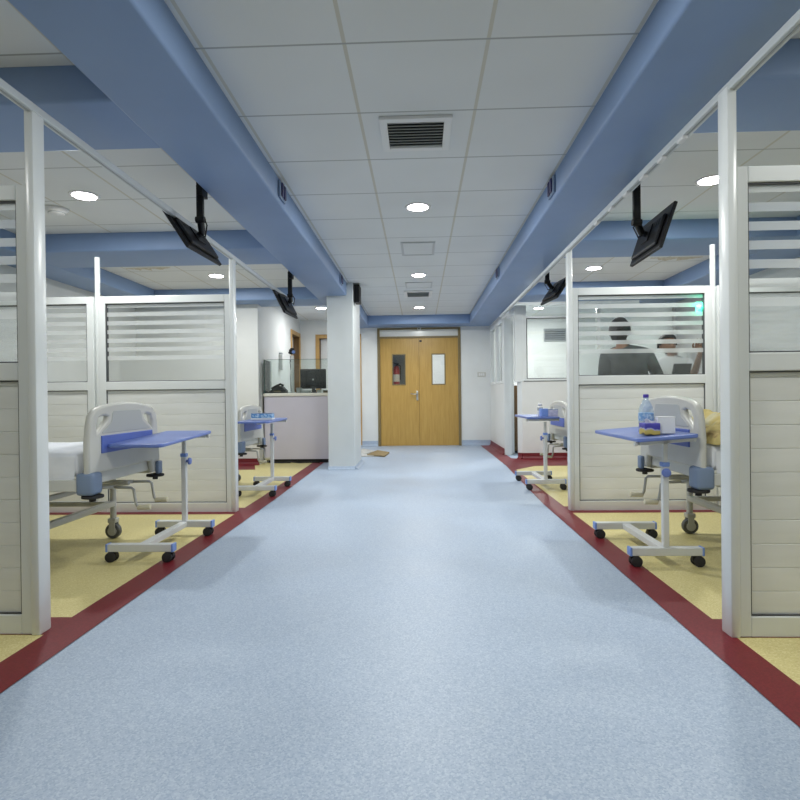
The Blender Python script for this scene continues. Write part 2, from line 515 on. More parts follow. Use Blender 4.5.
# blue dropped beams
def beam(name, x0, x1, y0, y1, z0=BEAM):
    return struct(MB().box(x0, x1, y0, y1, z0, CEIL + 0.01, 0.018, seg=3).build(name, M['beam'], smooth_angle=40))
beam('trim_1', -1.455, -1.005, YF, YB)
beam('trim_2', 0.985, 1.435, YF, YB)
beam('trim_3', -1.02, 1.0, 10.95, YB, BEAM + 0.003)
n = 4
for (y0, y1) in ((2.62, 3.14), (5.25, 5.90), (8.02, 8.62), (-0.3, 0.3)):
    beam('trim_%d' % n, XL, -1.44, y0, y1, BEAM + 0.004); n += 1
    beam('trim_%d' % n, 1.42, XR, y0 - 0.02, y1, BEAM + 0.004); n += 1
beam('trim_%d' % n, XL, -3.84, YF, 8.4); n += 1
beam('trim_%d' % n, 3.44, XR, YF, 8.9); n += 1

# coved skirtings
def skirt(name, pts, m, h=0.09, t=0.025, fl_=0.05):
    """pts: run of the skirting along a wall, room side to the left of travel"""
    b = MB()
    for (p, q) in zip(pts[:-1], pts[1:]):
        p, q = Vector(p), Vector(q)
        d = (q - p).normalized()
        nrm = Vector((-d.y, d.x))
        prof = [(0.0, 0.002), (fl_, 0.002), (fl_, 0.006), (0.02, 0.02), (0.008, 0.045), (0.006, h), (0.0, h)]
        a = [(p.x + nrm.x * u, p.y + nrm.y * u, v) for u, v in prof]
        b.prism(a, (q.x - p.x, q.y - p.y, 0))
    return struct(b.build(name, M[m]))
skirt('baseboard_back', [(DX0 - 0.01, YB), (-1.26, YB)], 'blue_floor', 0.11)
b1 = skirt('baseboard_door', [(1.43, YB), (DX1 + 0.01, YB)], 'blue_floor', 0.11)
skirt('baseboard_corridor', [(1.43, 9.56), (1.43, YB)], 'red_floor', 0.10)
skirt('baseboard_office', [(XR, OY), (1.60, OY), (1.545, OY + 0.06)], 'red_floor', 0.10)
skirt('baseboard_stub', [(-2.43, 8.36), (XL, 8.36)], 'red_floor', 0.10)
skirt('baseboard_pillar', [(-0.915, 7.76), (-1.285, 7.76)], 'blue_floor', 0.045)
skirt('baseboard_column', [(-0.915, 8.62), (-0.915, 7.76)], 'blue_floor', 0.045)

# ------------------------------------------------------------------ the oak double door
dr = struct(thing('door_1', 'oak double door with two narrow glazed panels', 'door', (0, YB, 0)))
for k in ('label', 'category'):
    del dr[k]
b = MB()
b.box(DX0, DX0 + 0.05, -0.02, 0.14, 0, DTOP)
b.box(DX1 - 0.05, DX1, -0.02, 0.14, 0, DTOP)
b.box(DX0 + 0.05, DX1 - 0.05, -0.02, 0.14, DTOP - 0.03, DTOP)
b.box(DX0 + 0.05, DX1 - 0.05, -0.02, 0.14, 2.20, 2.235)
b.build('door_frame', M['olive'], dr)
MB().box(DX0 + 0.05, DX1 - 0.05, 0.03, 0.04, 2.235, DTOP - 0.03).build('transom_pane', mat('white_transom', (0.82, 0.83, 0.80), 0.15), dr)
mid = -0.012
def leaf(x0, x1, wx0, wx1, wz0=1.262, wz1=1.858):
    b = MB()
    for (a0, a1, c0, c1) in ((x0, wx0, 0.006, 2.20), (wx1, x1, 0.006, 2.20), (wx0, wx1, 0.006, wz0), (wx0, wx1, wz1, 2.20)):
        b.box(a0, a1, 0.01, 0.055, c0, c1)
    lf = b.build('door_leaf', M['wood'], dr)
    b = MB()
    t = 0.022
    for (a0, a1, c0, c1) in ((wx0 - t, wx0, wz0 - t, wz1 + t), (wx1, wx1 + t, wz0 - t, wz1 + t), (wx0, wx1, wz0 - t, wz0), (wx0, wx1, wz1, wz1 + t)):
        b.box(a0, a1, 0.0, 0.02, c0, c1, 0.003)
    b.build('vision_frame', M['olive'], lf)
    MB().box(wx0, wx1, 0.03, 0.036, wz0, wz1).build('vision_pane', M['glass'], lf)
    return lf
MB().box(mid - 0.02, mid + 0.02, 0.056, 0.066, 0.006, 2.20).build('meeting_strip', M['wood_dark'], dr)  # added behind the joint so no lobby light leaks between the leaves
l1 = leaf(DX0 + 0.053, mid - 0.003, -0.545, -0.305)
l2 = leaf(mid + 0.003, DX1 - 0.053, 0.262, 0.505)
b = MB()
b.box(-0.075, -0.035, -0.006, 0.008, 0.93, 1.12, 0.004)
b.cyl((-0.055, 0.005, 1.055), (-0.055, -0.05, 1.055), 0.012)
b.tube([(-0.055, -0.05, 1.055), (-0.10, -0.052, 1.058), (-0.19, -0.048, 1.062)], 0.011)
b.cyl((-0.055, 0.0, 0.965), (-0.055, -0.014, 0.965), 0.014)
b.build('door_handle', M['steel'], l1)
MB().box(0.0, 0.045, -0.012, 0.01, 2.12, 2.155, 0.004).build('door_bolt', M['black_soft'], l2)
dc = thing('door_sensor', 'small dark sensor fixed above the middle of the oak door', 'sensor', (-0.005, YB - 0.02, 2.385))
b = MB(); b.lathe([(0.0, -0.03), (0.028, -0.03), (0.036, -0.01), (0.036, 0.02), (0.02, 0.03), (0.0, 0.03)])
b.build('housing', M['white_plastic'], dc)
MB().lathe([(0.0, -0.018), (0.014, -0.012), (0.018, 0.0), (0.014, 0.012), (0.0, 0.018)], (0, -0.03, 0)).build('lens', M['black'], dc)

# wood framed single doors by the nurse station
def single_door(name, w, h, loc, rz, depth=0.16):
    """frame in local XZ, opening 0..w along +x, wall runs back along +y"""
    d = struct(thing(name, '', 'door', loc, rz))
    for k in ('label', 'category'):
        del d[k]
    b = MB()
    for (x0, x1, zz0, zz1) in ((-0.07, 0.01, 0, h + 0.06), (w - 0.01, w + 0.07, 0, h + 0.06), (0.01, w - 0.01, h - 0.02, h + 0.06)):
        b.box(x0, x1, -0.018, 0.0, zz0, zz1, 0.004)
    b.build('architrave', M['wood_frame'], d)
    b = MB()
    b.box(0, 0.02, 0, depth, 0, h); b.box(w - 0.02, w, 0, depth, 0, h); b.box(0.02, w - 0.02, 0, depth, h - 0.02, h)
    b.build('jamb_lining', M['wood_dark'], d)
    lf = MB().box(0.022, w - 0.022, depth - 0.045, depth - 0.005, 0.006, h - 0.022).build('door_leaf', M['white_plastic'], d)
    b = MB(); b.cyl((w - 0.08, depth - 0.045, 1.02), (w - 0.08, depth - 0.09, 1.02), 0.01)
    b.tube([(w - 0.08, depth - 0.09, 1.02), (w - 0.19, depth - 0.09, 1.02)], 0.009)
    b.build('door_handle', M['steel'], lf)
    return d
single_door('door_2', LY1 - LY0, 2.26, (-2.45, LY0, 0), R(90))
single_door('door_3', NX1 - NX0, 2.24, (NX0, YB, 0), 0)

# office door opening: white jamb posts and an inward opened leaf
d4 = struct(thing('door_4', '', 'door', (0, 0, 0)))
for k in ('label', 'category'):
    del d4[k]
b = MB()
b.box(1.425, 1.545, 9.50, 9.57, 0, 2.30, 0.004)
b.box(1.50, 1.63, OY + 0.0, OY + 0.12, 1.22, BEAM, 0.004)
b.build('door_frame', M['pvc'], d4)
MB().box(1.56, 1.60, 9.60, 10.30, 0.01, 2.28, 0.004).build('door_leaf', M['pvc'], d4)

# office window towards the bay (outer frame, inner sliding frame, panes)
w3 = struct(thing('window_3', '', 'window', (0, OY, 0)))
for k in ('label', 'category'):
    del w3[k]
b = MB()
b.box(1.63, XR, 0, 0.09, 1.22, 1.262, 0.003)
b.box(1.63, XR, 0, 0.09, 2.215, 2.245, 0.003)
for x in (1.63, 2.78, 3.95):
    b.box(x, x + 0.05, 0.004, 0.086, 1.262, BEAM, 0.003)
b.build('window_frame', M['pvc'], w3)
b = MB()
b.box(1.63, XR, -0.008, 0.0, 1.222, 1.232); b.box(1.683, 1.693, 0.0, 0.02, 1.262, 2.215); b.box(1.683, 2.78, 0.0, 0.02, 2.205, 2.217); b.box(1.683, 2.78, 0.0, 0.02, 1.262, 1.272)
b.build('gasket', M['gasket'], w3)
for (x0, x1, z0, z1) in ((1.69, 2.78, 1.27, 2.208), (2.83, 3.95, 1.262, 2.215), (1.68, 2.78, 2.245, BEAM), (2.83, 3.95, 2.245, BEAM)):
    MB().box(x0, x1, 0.04, 0.046, z0, z1).build('window_pane', M['glass'], w3)
for i, (y0, y1) in enumerate(((9.68, 10.42), (10.56, 11.28))):
    w = struct(thing('window_%d' % (i + 1), '', 'window', (1.43, y0, 1.22)))
    for k in ('label', 'category'):
        del w[k]
    d = y1 - y0
    b = MB()
    for (a0, a1, c0, c1) in ((0, 0.045, 0, 1.10), (d - 0.045, d, 0, 1.10), (0.045, d - 0.045, 0, 0.045), (0.045, d - 0.045, 1.055, 1.10)):
        b.box(-0.012, 0.10, a0, a1, c0, c1, 0.003)
    b.build('window_frame', M['pvc'], w)
    MB().box(0.045, 0.05, 0.045, d - 0.045, 0.045, 1.055).build('window_pane', M['frost_band'], w)

# made-up dark cabinet that stands for the shade inside the office door gap
cb = thing('gap_shade_cabinet', 'added dark cabinet standing for the shade in the narrow office door gap', 'cabinet', (1.86, 10.05, 0))
MB().box(-0.24, 0.24, -0.2, 0.2, 0.04, 1.18, 0.006).build('carcass', M['wood_dark'], cb)
for s in (-1, 1):
    d_ = MB().box(min(0, s * 0.235) + 0.003, max(0, s * 0.235) - 0.003, -0.218, -0.2, 0.06, 1.16, 0.003).build('cabinet_door', M['wood_dark'], cb)
    MB().cyl((s * 0.03, -0.218, 0.62), (s * 0.03, -0.24, 0.62), 0.01).build('knob', M['steel'], d_)
MB().box(-0.22, 0.22, -0.18, 0.18, 0, 0.04).build('plinth', M['black_soft'], cb)

# louvre vent on the office back wall
def louvre(name, label, w, h, loc, rot, nsl, frame_m, back_m, slat_m, fr=0.03, depth=0.02, sl=0.40):
    t = thing(name, label, 'vent', loc)
    t.rotation_euler = rot
    b = MB()
    for (x0, x1, y0, y1) in ((-w / 2, -w / 2 + fr, -h / 2, h / 2), (w / 2 - fr, w / 2, -h / 2, h / 2), (-w / 2 + fr, w / 2 - fr, -h / 2, -h / 2 + fr), (-w / 2 + fr, w / 2 - fr, h / 2 - fr, h / 2)):
        b.box(x0, x1, y0, y1, 0, depth, 0.003)
    b.build('frame', M[frame_m], t)
    MB().box(-w / 2 + fr, w / 2 - fr, -h / 2 + fr, h / 2 - fr, 0, 0.004).build('duct_opening', M[back_m], t)
    b = MB()
    ih = h - 2 * fr
    for i in range(nsl):
        y = -ih / 2 + ih * (i + 0.5) / nsl
        mt = Matrix.Translation((0, y, depth * 0.55)) @ Matrix.Rotation(R(35), 4, 'X')
        b.box(-w / 2 + fr, w / 2 - fr, -ih / nsl * sl, ih / nsl * sl, -0.002, 0.002, mtx=mt)
    b.build('louvre_slats', M[slat_m], t)
    return t
louvre('wall_vent', 'grey slatted wall vent seen through the office window', 0.46, 0.26, (2.74, YB - 0.001, 2.22), (R(90), 0, 0), 5, 'grille_metal', 'dark_grille', 'grille_metal', 0.025)
# ceiling vents: local +z must point down
DOWN = (PI, 0, 0)
louvre('ceiling_vent', 'white framed ceiling grille with grey slats, nearest the viewer', 0.42, 0.42, (-0.008, 3.40, CEIL - 0.001), DOWN, 9, 'white_plastic', 'dark_grille', 'cream_grey', 0.045)
louvre('ceiling_vent', 'ceiling grille with dark openings, just in front of the last downlight', 0.43, 0.50, (-0.012, 8.68, CEIL - 0.001), DOWN, 6, 'white_plastic', 'dark_grille', 'cream_grey', 0.05, sl=0.22)
t = thing('ceiling_hatch', 'small square access panel in the ceiling between two downlights', 'hatch', (-0.004, 6.05, CEIL))
b = MB()
for (x0, x1, y0, y1) in ((-0.18, -0.155, -0.26, 0.26), (0.155, 0.18, -0.26, 0.26), (-0.155, 0.155, -0.26, -0.235), (-0.155, 0.155, 0.235, 0.26)):
    b.box(x0, x1, y0, y1, -0.012, 0, 0.003)
b.build('frame', M['hatch'], t)
MB().box(-0.155, 0.155, -0.235, 0.235, -0.006, 0).build('hatch_cover', M['hatch_cover'], t)
t = thing('ceiling_hatch', 'faint flat ceiling panel beside the dark slotted grille', 'hatch', (0.0, 8.02, CEIL))
b = MB()
for (x0, x1, y0, y1) in ((-0.19, -0.17, -0.2, 0.2), (0.17, 0.19, -0.2, 0.2), (-0.17, 0.17, -0.2, -0.18), (-0.17, 0.17, 0.18, 0.2)):
    b.box(x0, x1, y0, y1, -0.01, 0, 0.003)
b.build('frame', M['hatch'], t)
MB().box(-0.17, 0.17, -0.18, 0.18, -0.005, 0).build('hatch_cover', M['hatch_cover'], t)

# ------------------------------------------------------------------ downlights
def downlight_proto():
    t = thing('downlight', '', 'ceiling light', (0, 0, 0), 0, 'recessed round downlights')
    MB().lathe([(0.085, -0.004), (0.105, -0.010), (0.112, -0.004), (0.112, 0.0), (0.085, 0.0)], n=32).build('trim_ring', M['white_plastic'], t)
    MB().lathe([(0.0, -0.009), (0.06, -0.009), (0.086, -0.006), (0.086, -0.001), (0.0, -0.001)], n=32).build('diffuser', M['lamp'], t)
    return t
DL = [
    (0.0, 4.73, 'round recessed downlight over the corridor, nearest the big grille', 30),
    (0.0, 7.37, 'round recessed downlight over the corridor, second from the oak door', 30),
    (0.0, 10.04, 'round recessed downlight closest to the oak door', 26),
    (-2.60, 4.29, 'downlight above the bed with the bare white mattress', 21),
    (-2.62, 7.18, 'downlight over the bay beside the reception counter', 25),
    (-1.74, 9.92, 'downlight behind the pillar above the reception counter', 17),
    (2.20, 4.29, 'downlight above the bed with the yellow-brown blanket', 21),
    (2.21, 7.16, 'downlight above the two people behind the frosted screen', 27),
    (2.19, 10.33, 'downlight inside the glazed office', 42),
    (0.0, 2.09, 'downlight over the corridor just above the viewer', 24),
    (0.0, -0.55, 'downlight over the corridor behind the viewer', 13),
    (-2.6, 1.5, 'downlight in the bay in front of the slatted screen with no bed', 7),
    (2.2, 1.5, 'downlight in the bay opposite, in front of the nearer slatted screen', 16),
]
proto = downlight_proto()
for i, (x, y, lab, pw) in enumerate(DL):
    pw *= 1.02
    o = proto if i == 0 else copy_tree(proto)
    o.location = (x, y, CEIL)
    o['label'] = lab
    ld = bpy.data.lights.new('downlight_lamp', 'AREA')
    ld.shape = 'DISK'; ld.size = 0.16; ld.energy = pw; ld.color = (0.985, 1.0, 0.965)
    lo = bpy.data.objects.new('downlight_lamp', ld)
    lo.location = (x, y, CEIL - 0.02)
    COL.objects.link(lo)
# light in the lobby beyond the double door
ld = bpy.data.lights.new('lobby_lamp', 'AREA'); ld.shape = 'DISK'; ld.size = 0.3; ld.energy = 50
lo = bpy.data.objects.new('lobby_lamp', ld); lo.location = (0.3, YB + 1.5, CEIL - 0.02); COL.objects.link(lo)

# smoke detector
t = thing('smoke_detector', 'white dome smoke detector on the bay ceiling', 'smoke detector', (-3.0, 4.56, CEIL))
MB().lathe([(0.09, 0.0), (0.09, -0.018), (0.07, -0.03), (0.06, -0.045), (0.0, -0.05)], n=28).build('housing', M['white_plastic'], t)
MB().lathe([(0.062, -0.034), (0.066, -0.038), (0.066, -0.042), (0.058, -0.044)], n=28).build('sensor_slot', M['grille_metal'], t)

# peeling paint patches on the bay ceilings next to the cross beams
def patch(label, x0, x1, y, seed):
    random.seed(seed)
    pts = []
    n_ = 14
    for i in range(n_):
        pts.append((x0 + (x1 - x0) * i / (n_ - 1), y, CEIL - 0.002))
    for i in reversed(range(n_)):
        u = i / (n_ - 1)
        pts.append((x0 + (x1 - x0) * u, y + 0.03 + random.uniform(0.02, 0.17) * math.sin(PI * min(1, max(0.05, u))), CEIL - 0.003))
    return tag(MB().poly(pts).build('ceiling_stain', M['stain']), label, 'stain')
patch('brownish peeling patch on the ceiling behind the cross beam, counter side', -3.55, -3.0, 6.66, 3)
patch('pale peeling patch on the ceiling behind the cross beam, office side', 2.72, 3.32, 6.66, 5)

# ------------------------------------------------------------------ partition screens
def slat_mesh(b, x0, x1, z0, z1, yc, pitch=0.098):
    """horizontal interlocking boards, slightly crowned, with a groove at every joint (both faces)"""
    prof = []
    z = z0
    while z < z1 - 1e-6:
        zt = min(z + pitch, z1)
        prof += [(0.0085, z), (0.0120, z + 0.003), (0.0128, (z + zt) / 2), (0.0120, zt - 0.003), (0.0085, zt - 0.0005)]
        z = zt
    loop = [(x0, yc - u, v) for u, v in prof] + [(x0, yc + u, v) for u, v in reversed(prof)]
    b.prism(loop, (x1 - x0, 0, 0))

def glass_bands(b, x0, x1, z0, z1, y):
    """film cut in horizontal bands over a pane: material 0 frosted field, 1 frosted band, 2 clear"""
    z = z1
    bands = [(0.035, 1)]
    for i in range(6):
        bands += [(0.041, 2), (0.037, 1)]
    for i, (h, mi) in enumerate(bands):
        b.poly([(x0, y, z - h), (x1, y, z - h), (x1, y, z), (x0, y, z)], mi)
        z -= h
    b.poly([(x0, y, z0), (x1, y, z0), (x1, y, z), (x0, y, z)], 0)

def partition(label, side, y, top=2.25):
    """side -1: bay towards -X; +1: towards +X. Local x runs from the corridor post outward."""
    xp = -1.63 if side < 0 else (1.258 if y < 3 else 1.283)   # corridor-side face of the post
    outer = (-XL + xp if side < 0 else XR - xp) - 0.02
    t = thing('partition_screen', label, 'partition', (xp, y, 0), 0, 'slatted bay partitions')
    def X(u):
        return side * u
    def bx(b, u0, u1, y0, y1, z0, z1, bev=0.0):
        a, c = sorted((X(u0), X(u1)))
        b.box(a, c, y0, y1, z0, z1, bev)
    b = MB(); bx(b, 0.0, 0.040, -0.006, 0.072, 0, top, 0.008)
    b.build('post', M['pvc'], t, smooth_angle=40)
    split = 1.245
    b = MB(); b.cyl((X(split), 0.04, 0), (X(split), 0.04, 2.28), 0.022); b.build('pole', M['pvc'], t, smooth_angle=40)
    for (u0, u1, s0, s1) in ((0.042, split - 0.022, 0.045, 0.062), (split + 0.022, outer, 0.062, 0.05)):
        b = MB()
        bx(b, u0, u0 + s0, 0.005, 0.06, 0, 1.925, 0.004)
        bx(b, u1 - s1, u1, 0.005, 0.06, 0, 1.925, 0.004)
        for (z0, z1) in ((0.0, 0.085), (1.09, 1.165), (1.86, 1.925)):
            bx(b, u0 + s0, u1 - s1, 0.005, 0.06, z0, z1, 0.004)
        b.build('frame', M['pvc'], t)
        b = MB()
        for zz in (0.085, 1.084, 1.165, 1.854):
            bx(b, u0 + s0, u1 - s1, 0.012, 0.05, zz, zz + 0.006)
        for uu in (u0 + s0, u1 - s1 - 0.006):
            bx(b, uu, uu + 0.006, 0.012, 0.05, 0.091, 1.084); bx(b, uu, uu + 0.006, 0.012, 0.05, 1.171, 1.854)
        b.build('gasket', M['gasket'], t)
        b = MB(); a, c = sorted((X(u0 + s0 + 0.004), X(u1 - s1 - 0.004))); slat_mesh(b, a, c, 0.085, 1.09, 0.035)
        b.build('slat_panel', M['slats'], t)
        b = MB(); glass_bands(b, a, c, 1.165, 1.86, 0.03)
        b.build('glass_pane', [M['frost'], M['frost_band'], M['glass']], t)
    return t
partition('slatted white screen with frosted top, cut by the photo edge, same side as the counter', -1, YP[0])
partition('slatted white screen with frosted top, behind the bare white mattress', -1, YP[1])
partition('slatted white screen with frosted top, cut by the photo edge, hiding the blanket bed', 1, YP[0])
partition('slatted white screen with two people showing through its frosted glass', 1, YP[1])

# curtain rails along the tops of the posts
def rail(label, x, y1, clips):
    t = thing('curtain_rail', label, 'curtain rail', (x, 0, 0))
    b = MB()
    b.box(-0.020, 0.020, YF, y1, 2.232, 2.268, 0.005)
    b.build('track', M['rail'], t)
    b = MB(); b.box(-0.004, 0.004, YF, y1, 2.229, 2.233); b.build('slot', M['grille_metal'], t)
    for y in clips:
        MB().box(-0.022, 0.004, y - 0.035, y + 0.035, 2.216, 2.232, 0.004).build('clip', M['white_plastic'], t)
    return t
rail('grey overhead curtain rail running along the counter side of the corridor', -1.645, 7.2, [])
rail('grey overhead curtain rail with white clips running towards the office', 1.285, OY, [2.75, 2.98, 3.22, 3.48, 3.75, 4.05])

# ------------------------------------------------------------------ televisions
def make_tv(label, c, tilt, yaw, side, mount, w=0.545, h=0.312):
    """c: centre of the set; the screen faces the bed (side) and down; the back and its arm face the corridor"""
    t = thing('wall_mounted_tv', label, 'television', mount, 0, 'televisions hanging from the blue beams')
    C0 = Vector(c) - Vector(mount)
    wv = Vector((math.sin(yaw), math.cos(yaw), 0))
    n0 = Vector((math.cos(yaw), -math.sin(yaw), 0)) * side
    up = Vector((0, 0, 1)) * math.cos(tilt) + n0 * math.sin(tilt)
    nf = up.cross(wv)
    if nf.dot(n0) < 0:
        nf = -nf
    mt = Matrix((( wv.x, up.x, nf.x, C0.x), (wv.y, up.y, nf.y, C0.y), (wv.z, up.z, nf.z, C0.z), (0, 0, 0, 1)))
    b = MB(); b.box(-w / 2, w / 2, -h / 2, h / 2, -0.012, 0.012, 0.006, mtx=mt)
    cs = b.build('casing', M['tv'], t)
    b = MB(); b.box(-w / 2 + 0.05, w / 2 - 0.05, -h / 2 + 0.03, h / 2 - 0.07, -0.034, -0.010, 0.012, mtx=mt)
    for k in range(9):
        x = -0.16 + k * 0.04
        b.box(x - 0.012, x + 0.012, 0.02, 0.06, -0.036, -0.033, mtx=mt)
    b.build('rear_housing', M['tv'], cs)
    b = MB(); b.box(-w / 2 + 0.012, w / 2 - 0.012, -h / 2 + 0.018, h / 2 - 0.012, 0.0118, 0.0132, mtx=mt)
    b.build('screen', M['tv_screen'], cs)
    b = MB()
    b.box(-0.06, 0.06, -0.06, 0.06, -0.042, -0.034, 0.002, mtx=mt)
    piv = mt @ Vector((0, 0.0, -0.075))
    b.cyl(mt @ Vector((0, 0, -0.04)), piv, 0.02)
    b.build('tilt_bracket', M['black'], t)
    b = MB()
    b.box(-0.006, 0.035, -0.05, 0.05, -0.10, 0.0, 0.002) if side > 0 else b.box(-0.035, 0.006, -0.05, 0.05, -0.10, 0.0, 0.002)
    ax = side * 0.028
    zb = piv.z + 0.04
    b.box(ax - 0.024, ax + 0.024, -0.014, 0.014, zb, -0.02, 0.004)
    el = Vector((ax, 0, zb))
    b.cyl((ax - 0.03, 0, zb), (ax + 0.03, 0, zb), 0.022)
    b.tube([el, el * 0.5 + piv * 0.5, piv], 0.024, 12)
    b.build('mount_arm', M['black'], t, smooth_angle=45)
    b = MB()
    p1 = piv + Vector((0, -0.03, -0.02))
    b.tube([el + Vector((0.03, 0, 0)), el * 0.5 + piv * 0.5 + Vector((-side * 0.06, -0.05, -0.01)), p1 + Vector((-side * 0.05, -0.04, -0.03)), p1], 0.005, 8)
    b.build('cable', M['black_soft'], t)
    return t
make_tv('black flat television hanging above the bed with the bare white mattress', (-1.600, 3.943, 2.145), 0.58, 0.05, -1, (-1.457, 3.78, BEAM + 0.06))
make_tv('black flat television hanging above the bed with the yellow-brown blanket', (1.611, 3.925, 2.089), 0.33, 0.025, 1, (1.439, 3.82, BEAM + 0.06))
make_tv('black flat television hanging near the pillar, above the bed beside the counter', (-1.575, 6.555, 2.111), 0.465, 0.05, -1, (-1.457, 6.42, BEAM + 0.06))
make_tv('black flat television hanging before the glazed office, half behind a white post', (1.588, 6.55, 2.215), 0.60, -0.12, 1, (1.439, 6.46, BEAM + 0.06))

# ------------------------------------------------------------------ hospital beds
def board_mesh(name, thick=0.04):
    half = [(-0.412, 0.585), (-0.414, 0.74), (-0.400, 0.845), (-0.382, 0.905), (-0.340, 0.938), (-0.26, 0.957), (-0.14, 0.971), (0.0, 0.976)]
    out = half + [(-y, z) for y, z in reversed(half[1:-1])] + [(0.434, 0.60), (0.428, 0.50), (0.355, 0.50), (0.335, 0.585)]
    hole = rounded_loop([(-0.350, 0.785), (-0.356, 0.85), (-0.330, 0.908), (-0.255, 0.925), (-0.195, 0.910), (-0.215, 0.872)], 0.016, 3)
    return plate([out, hole, [(-y, z) for y, z in reversed(hole)]], thick, 0.014, name)

def obj_from_mesh(name, me, m, parent):
    me.materials.clear(); me.materials.append(m)
    me.shade_smooth(); me.set_sharp_from_angle(angle=R(45))
    o = bpy.data.objects.new(name, me); COL.objects.link(o); o.parent = parent
    return o

def castor(parent, x, y, zt, r=0.055, m_w='rubber', yaw=0.0):
    b = MB()
    b.cyl((x, y, zt), (x, y, r * 2 + 0.035), 0.012)
    b.box(x - 0.03, x + 0.03, y - 0.028, y + 0.028, r * 2 + 0.005, r * 2 + 0.038, 0.006)
    for s in (-1, 1):
        b.box(x - 0.02, x + 0.024, y + s * 0.026 - 0.003, y + s * 0.026 + 0.003, r - 0.01, r * 2 + 0.02, 0.002)
    c = b.build('castor', M['grey_steel'], parent)
    b = MB(); b.cyl((x, y - 0.02, r), (x, y + 0.02, r), r, n=24, bev=0.008)
    b.build('wheel', M[m_w], c, smooth_angle=40)
    b = MB(); b.cyl((x, y - 0.023, r), (x, y + 0.023, r), r * 0.6, n=16); b.build('hub', M['grey_steel'], c, smooth_angle=40)
    return c

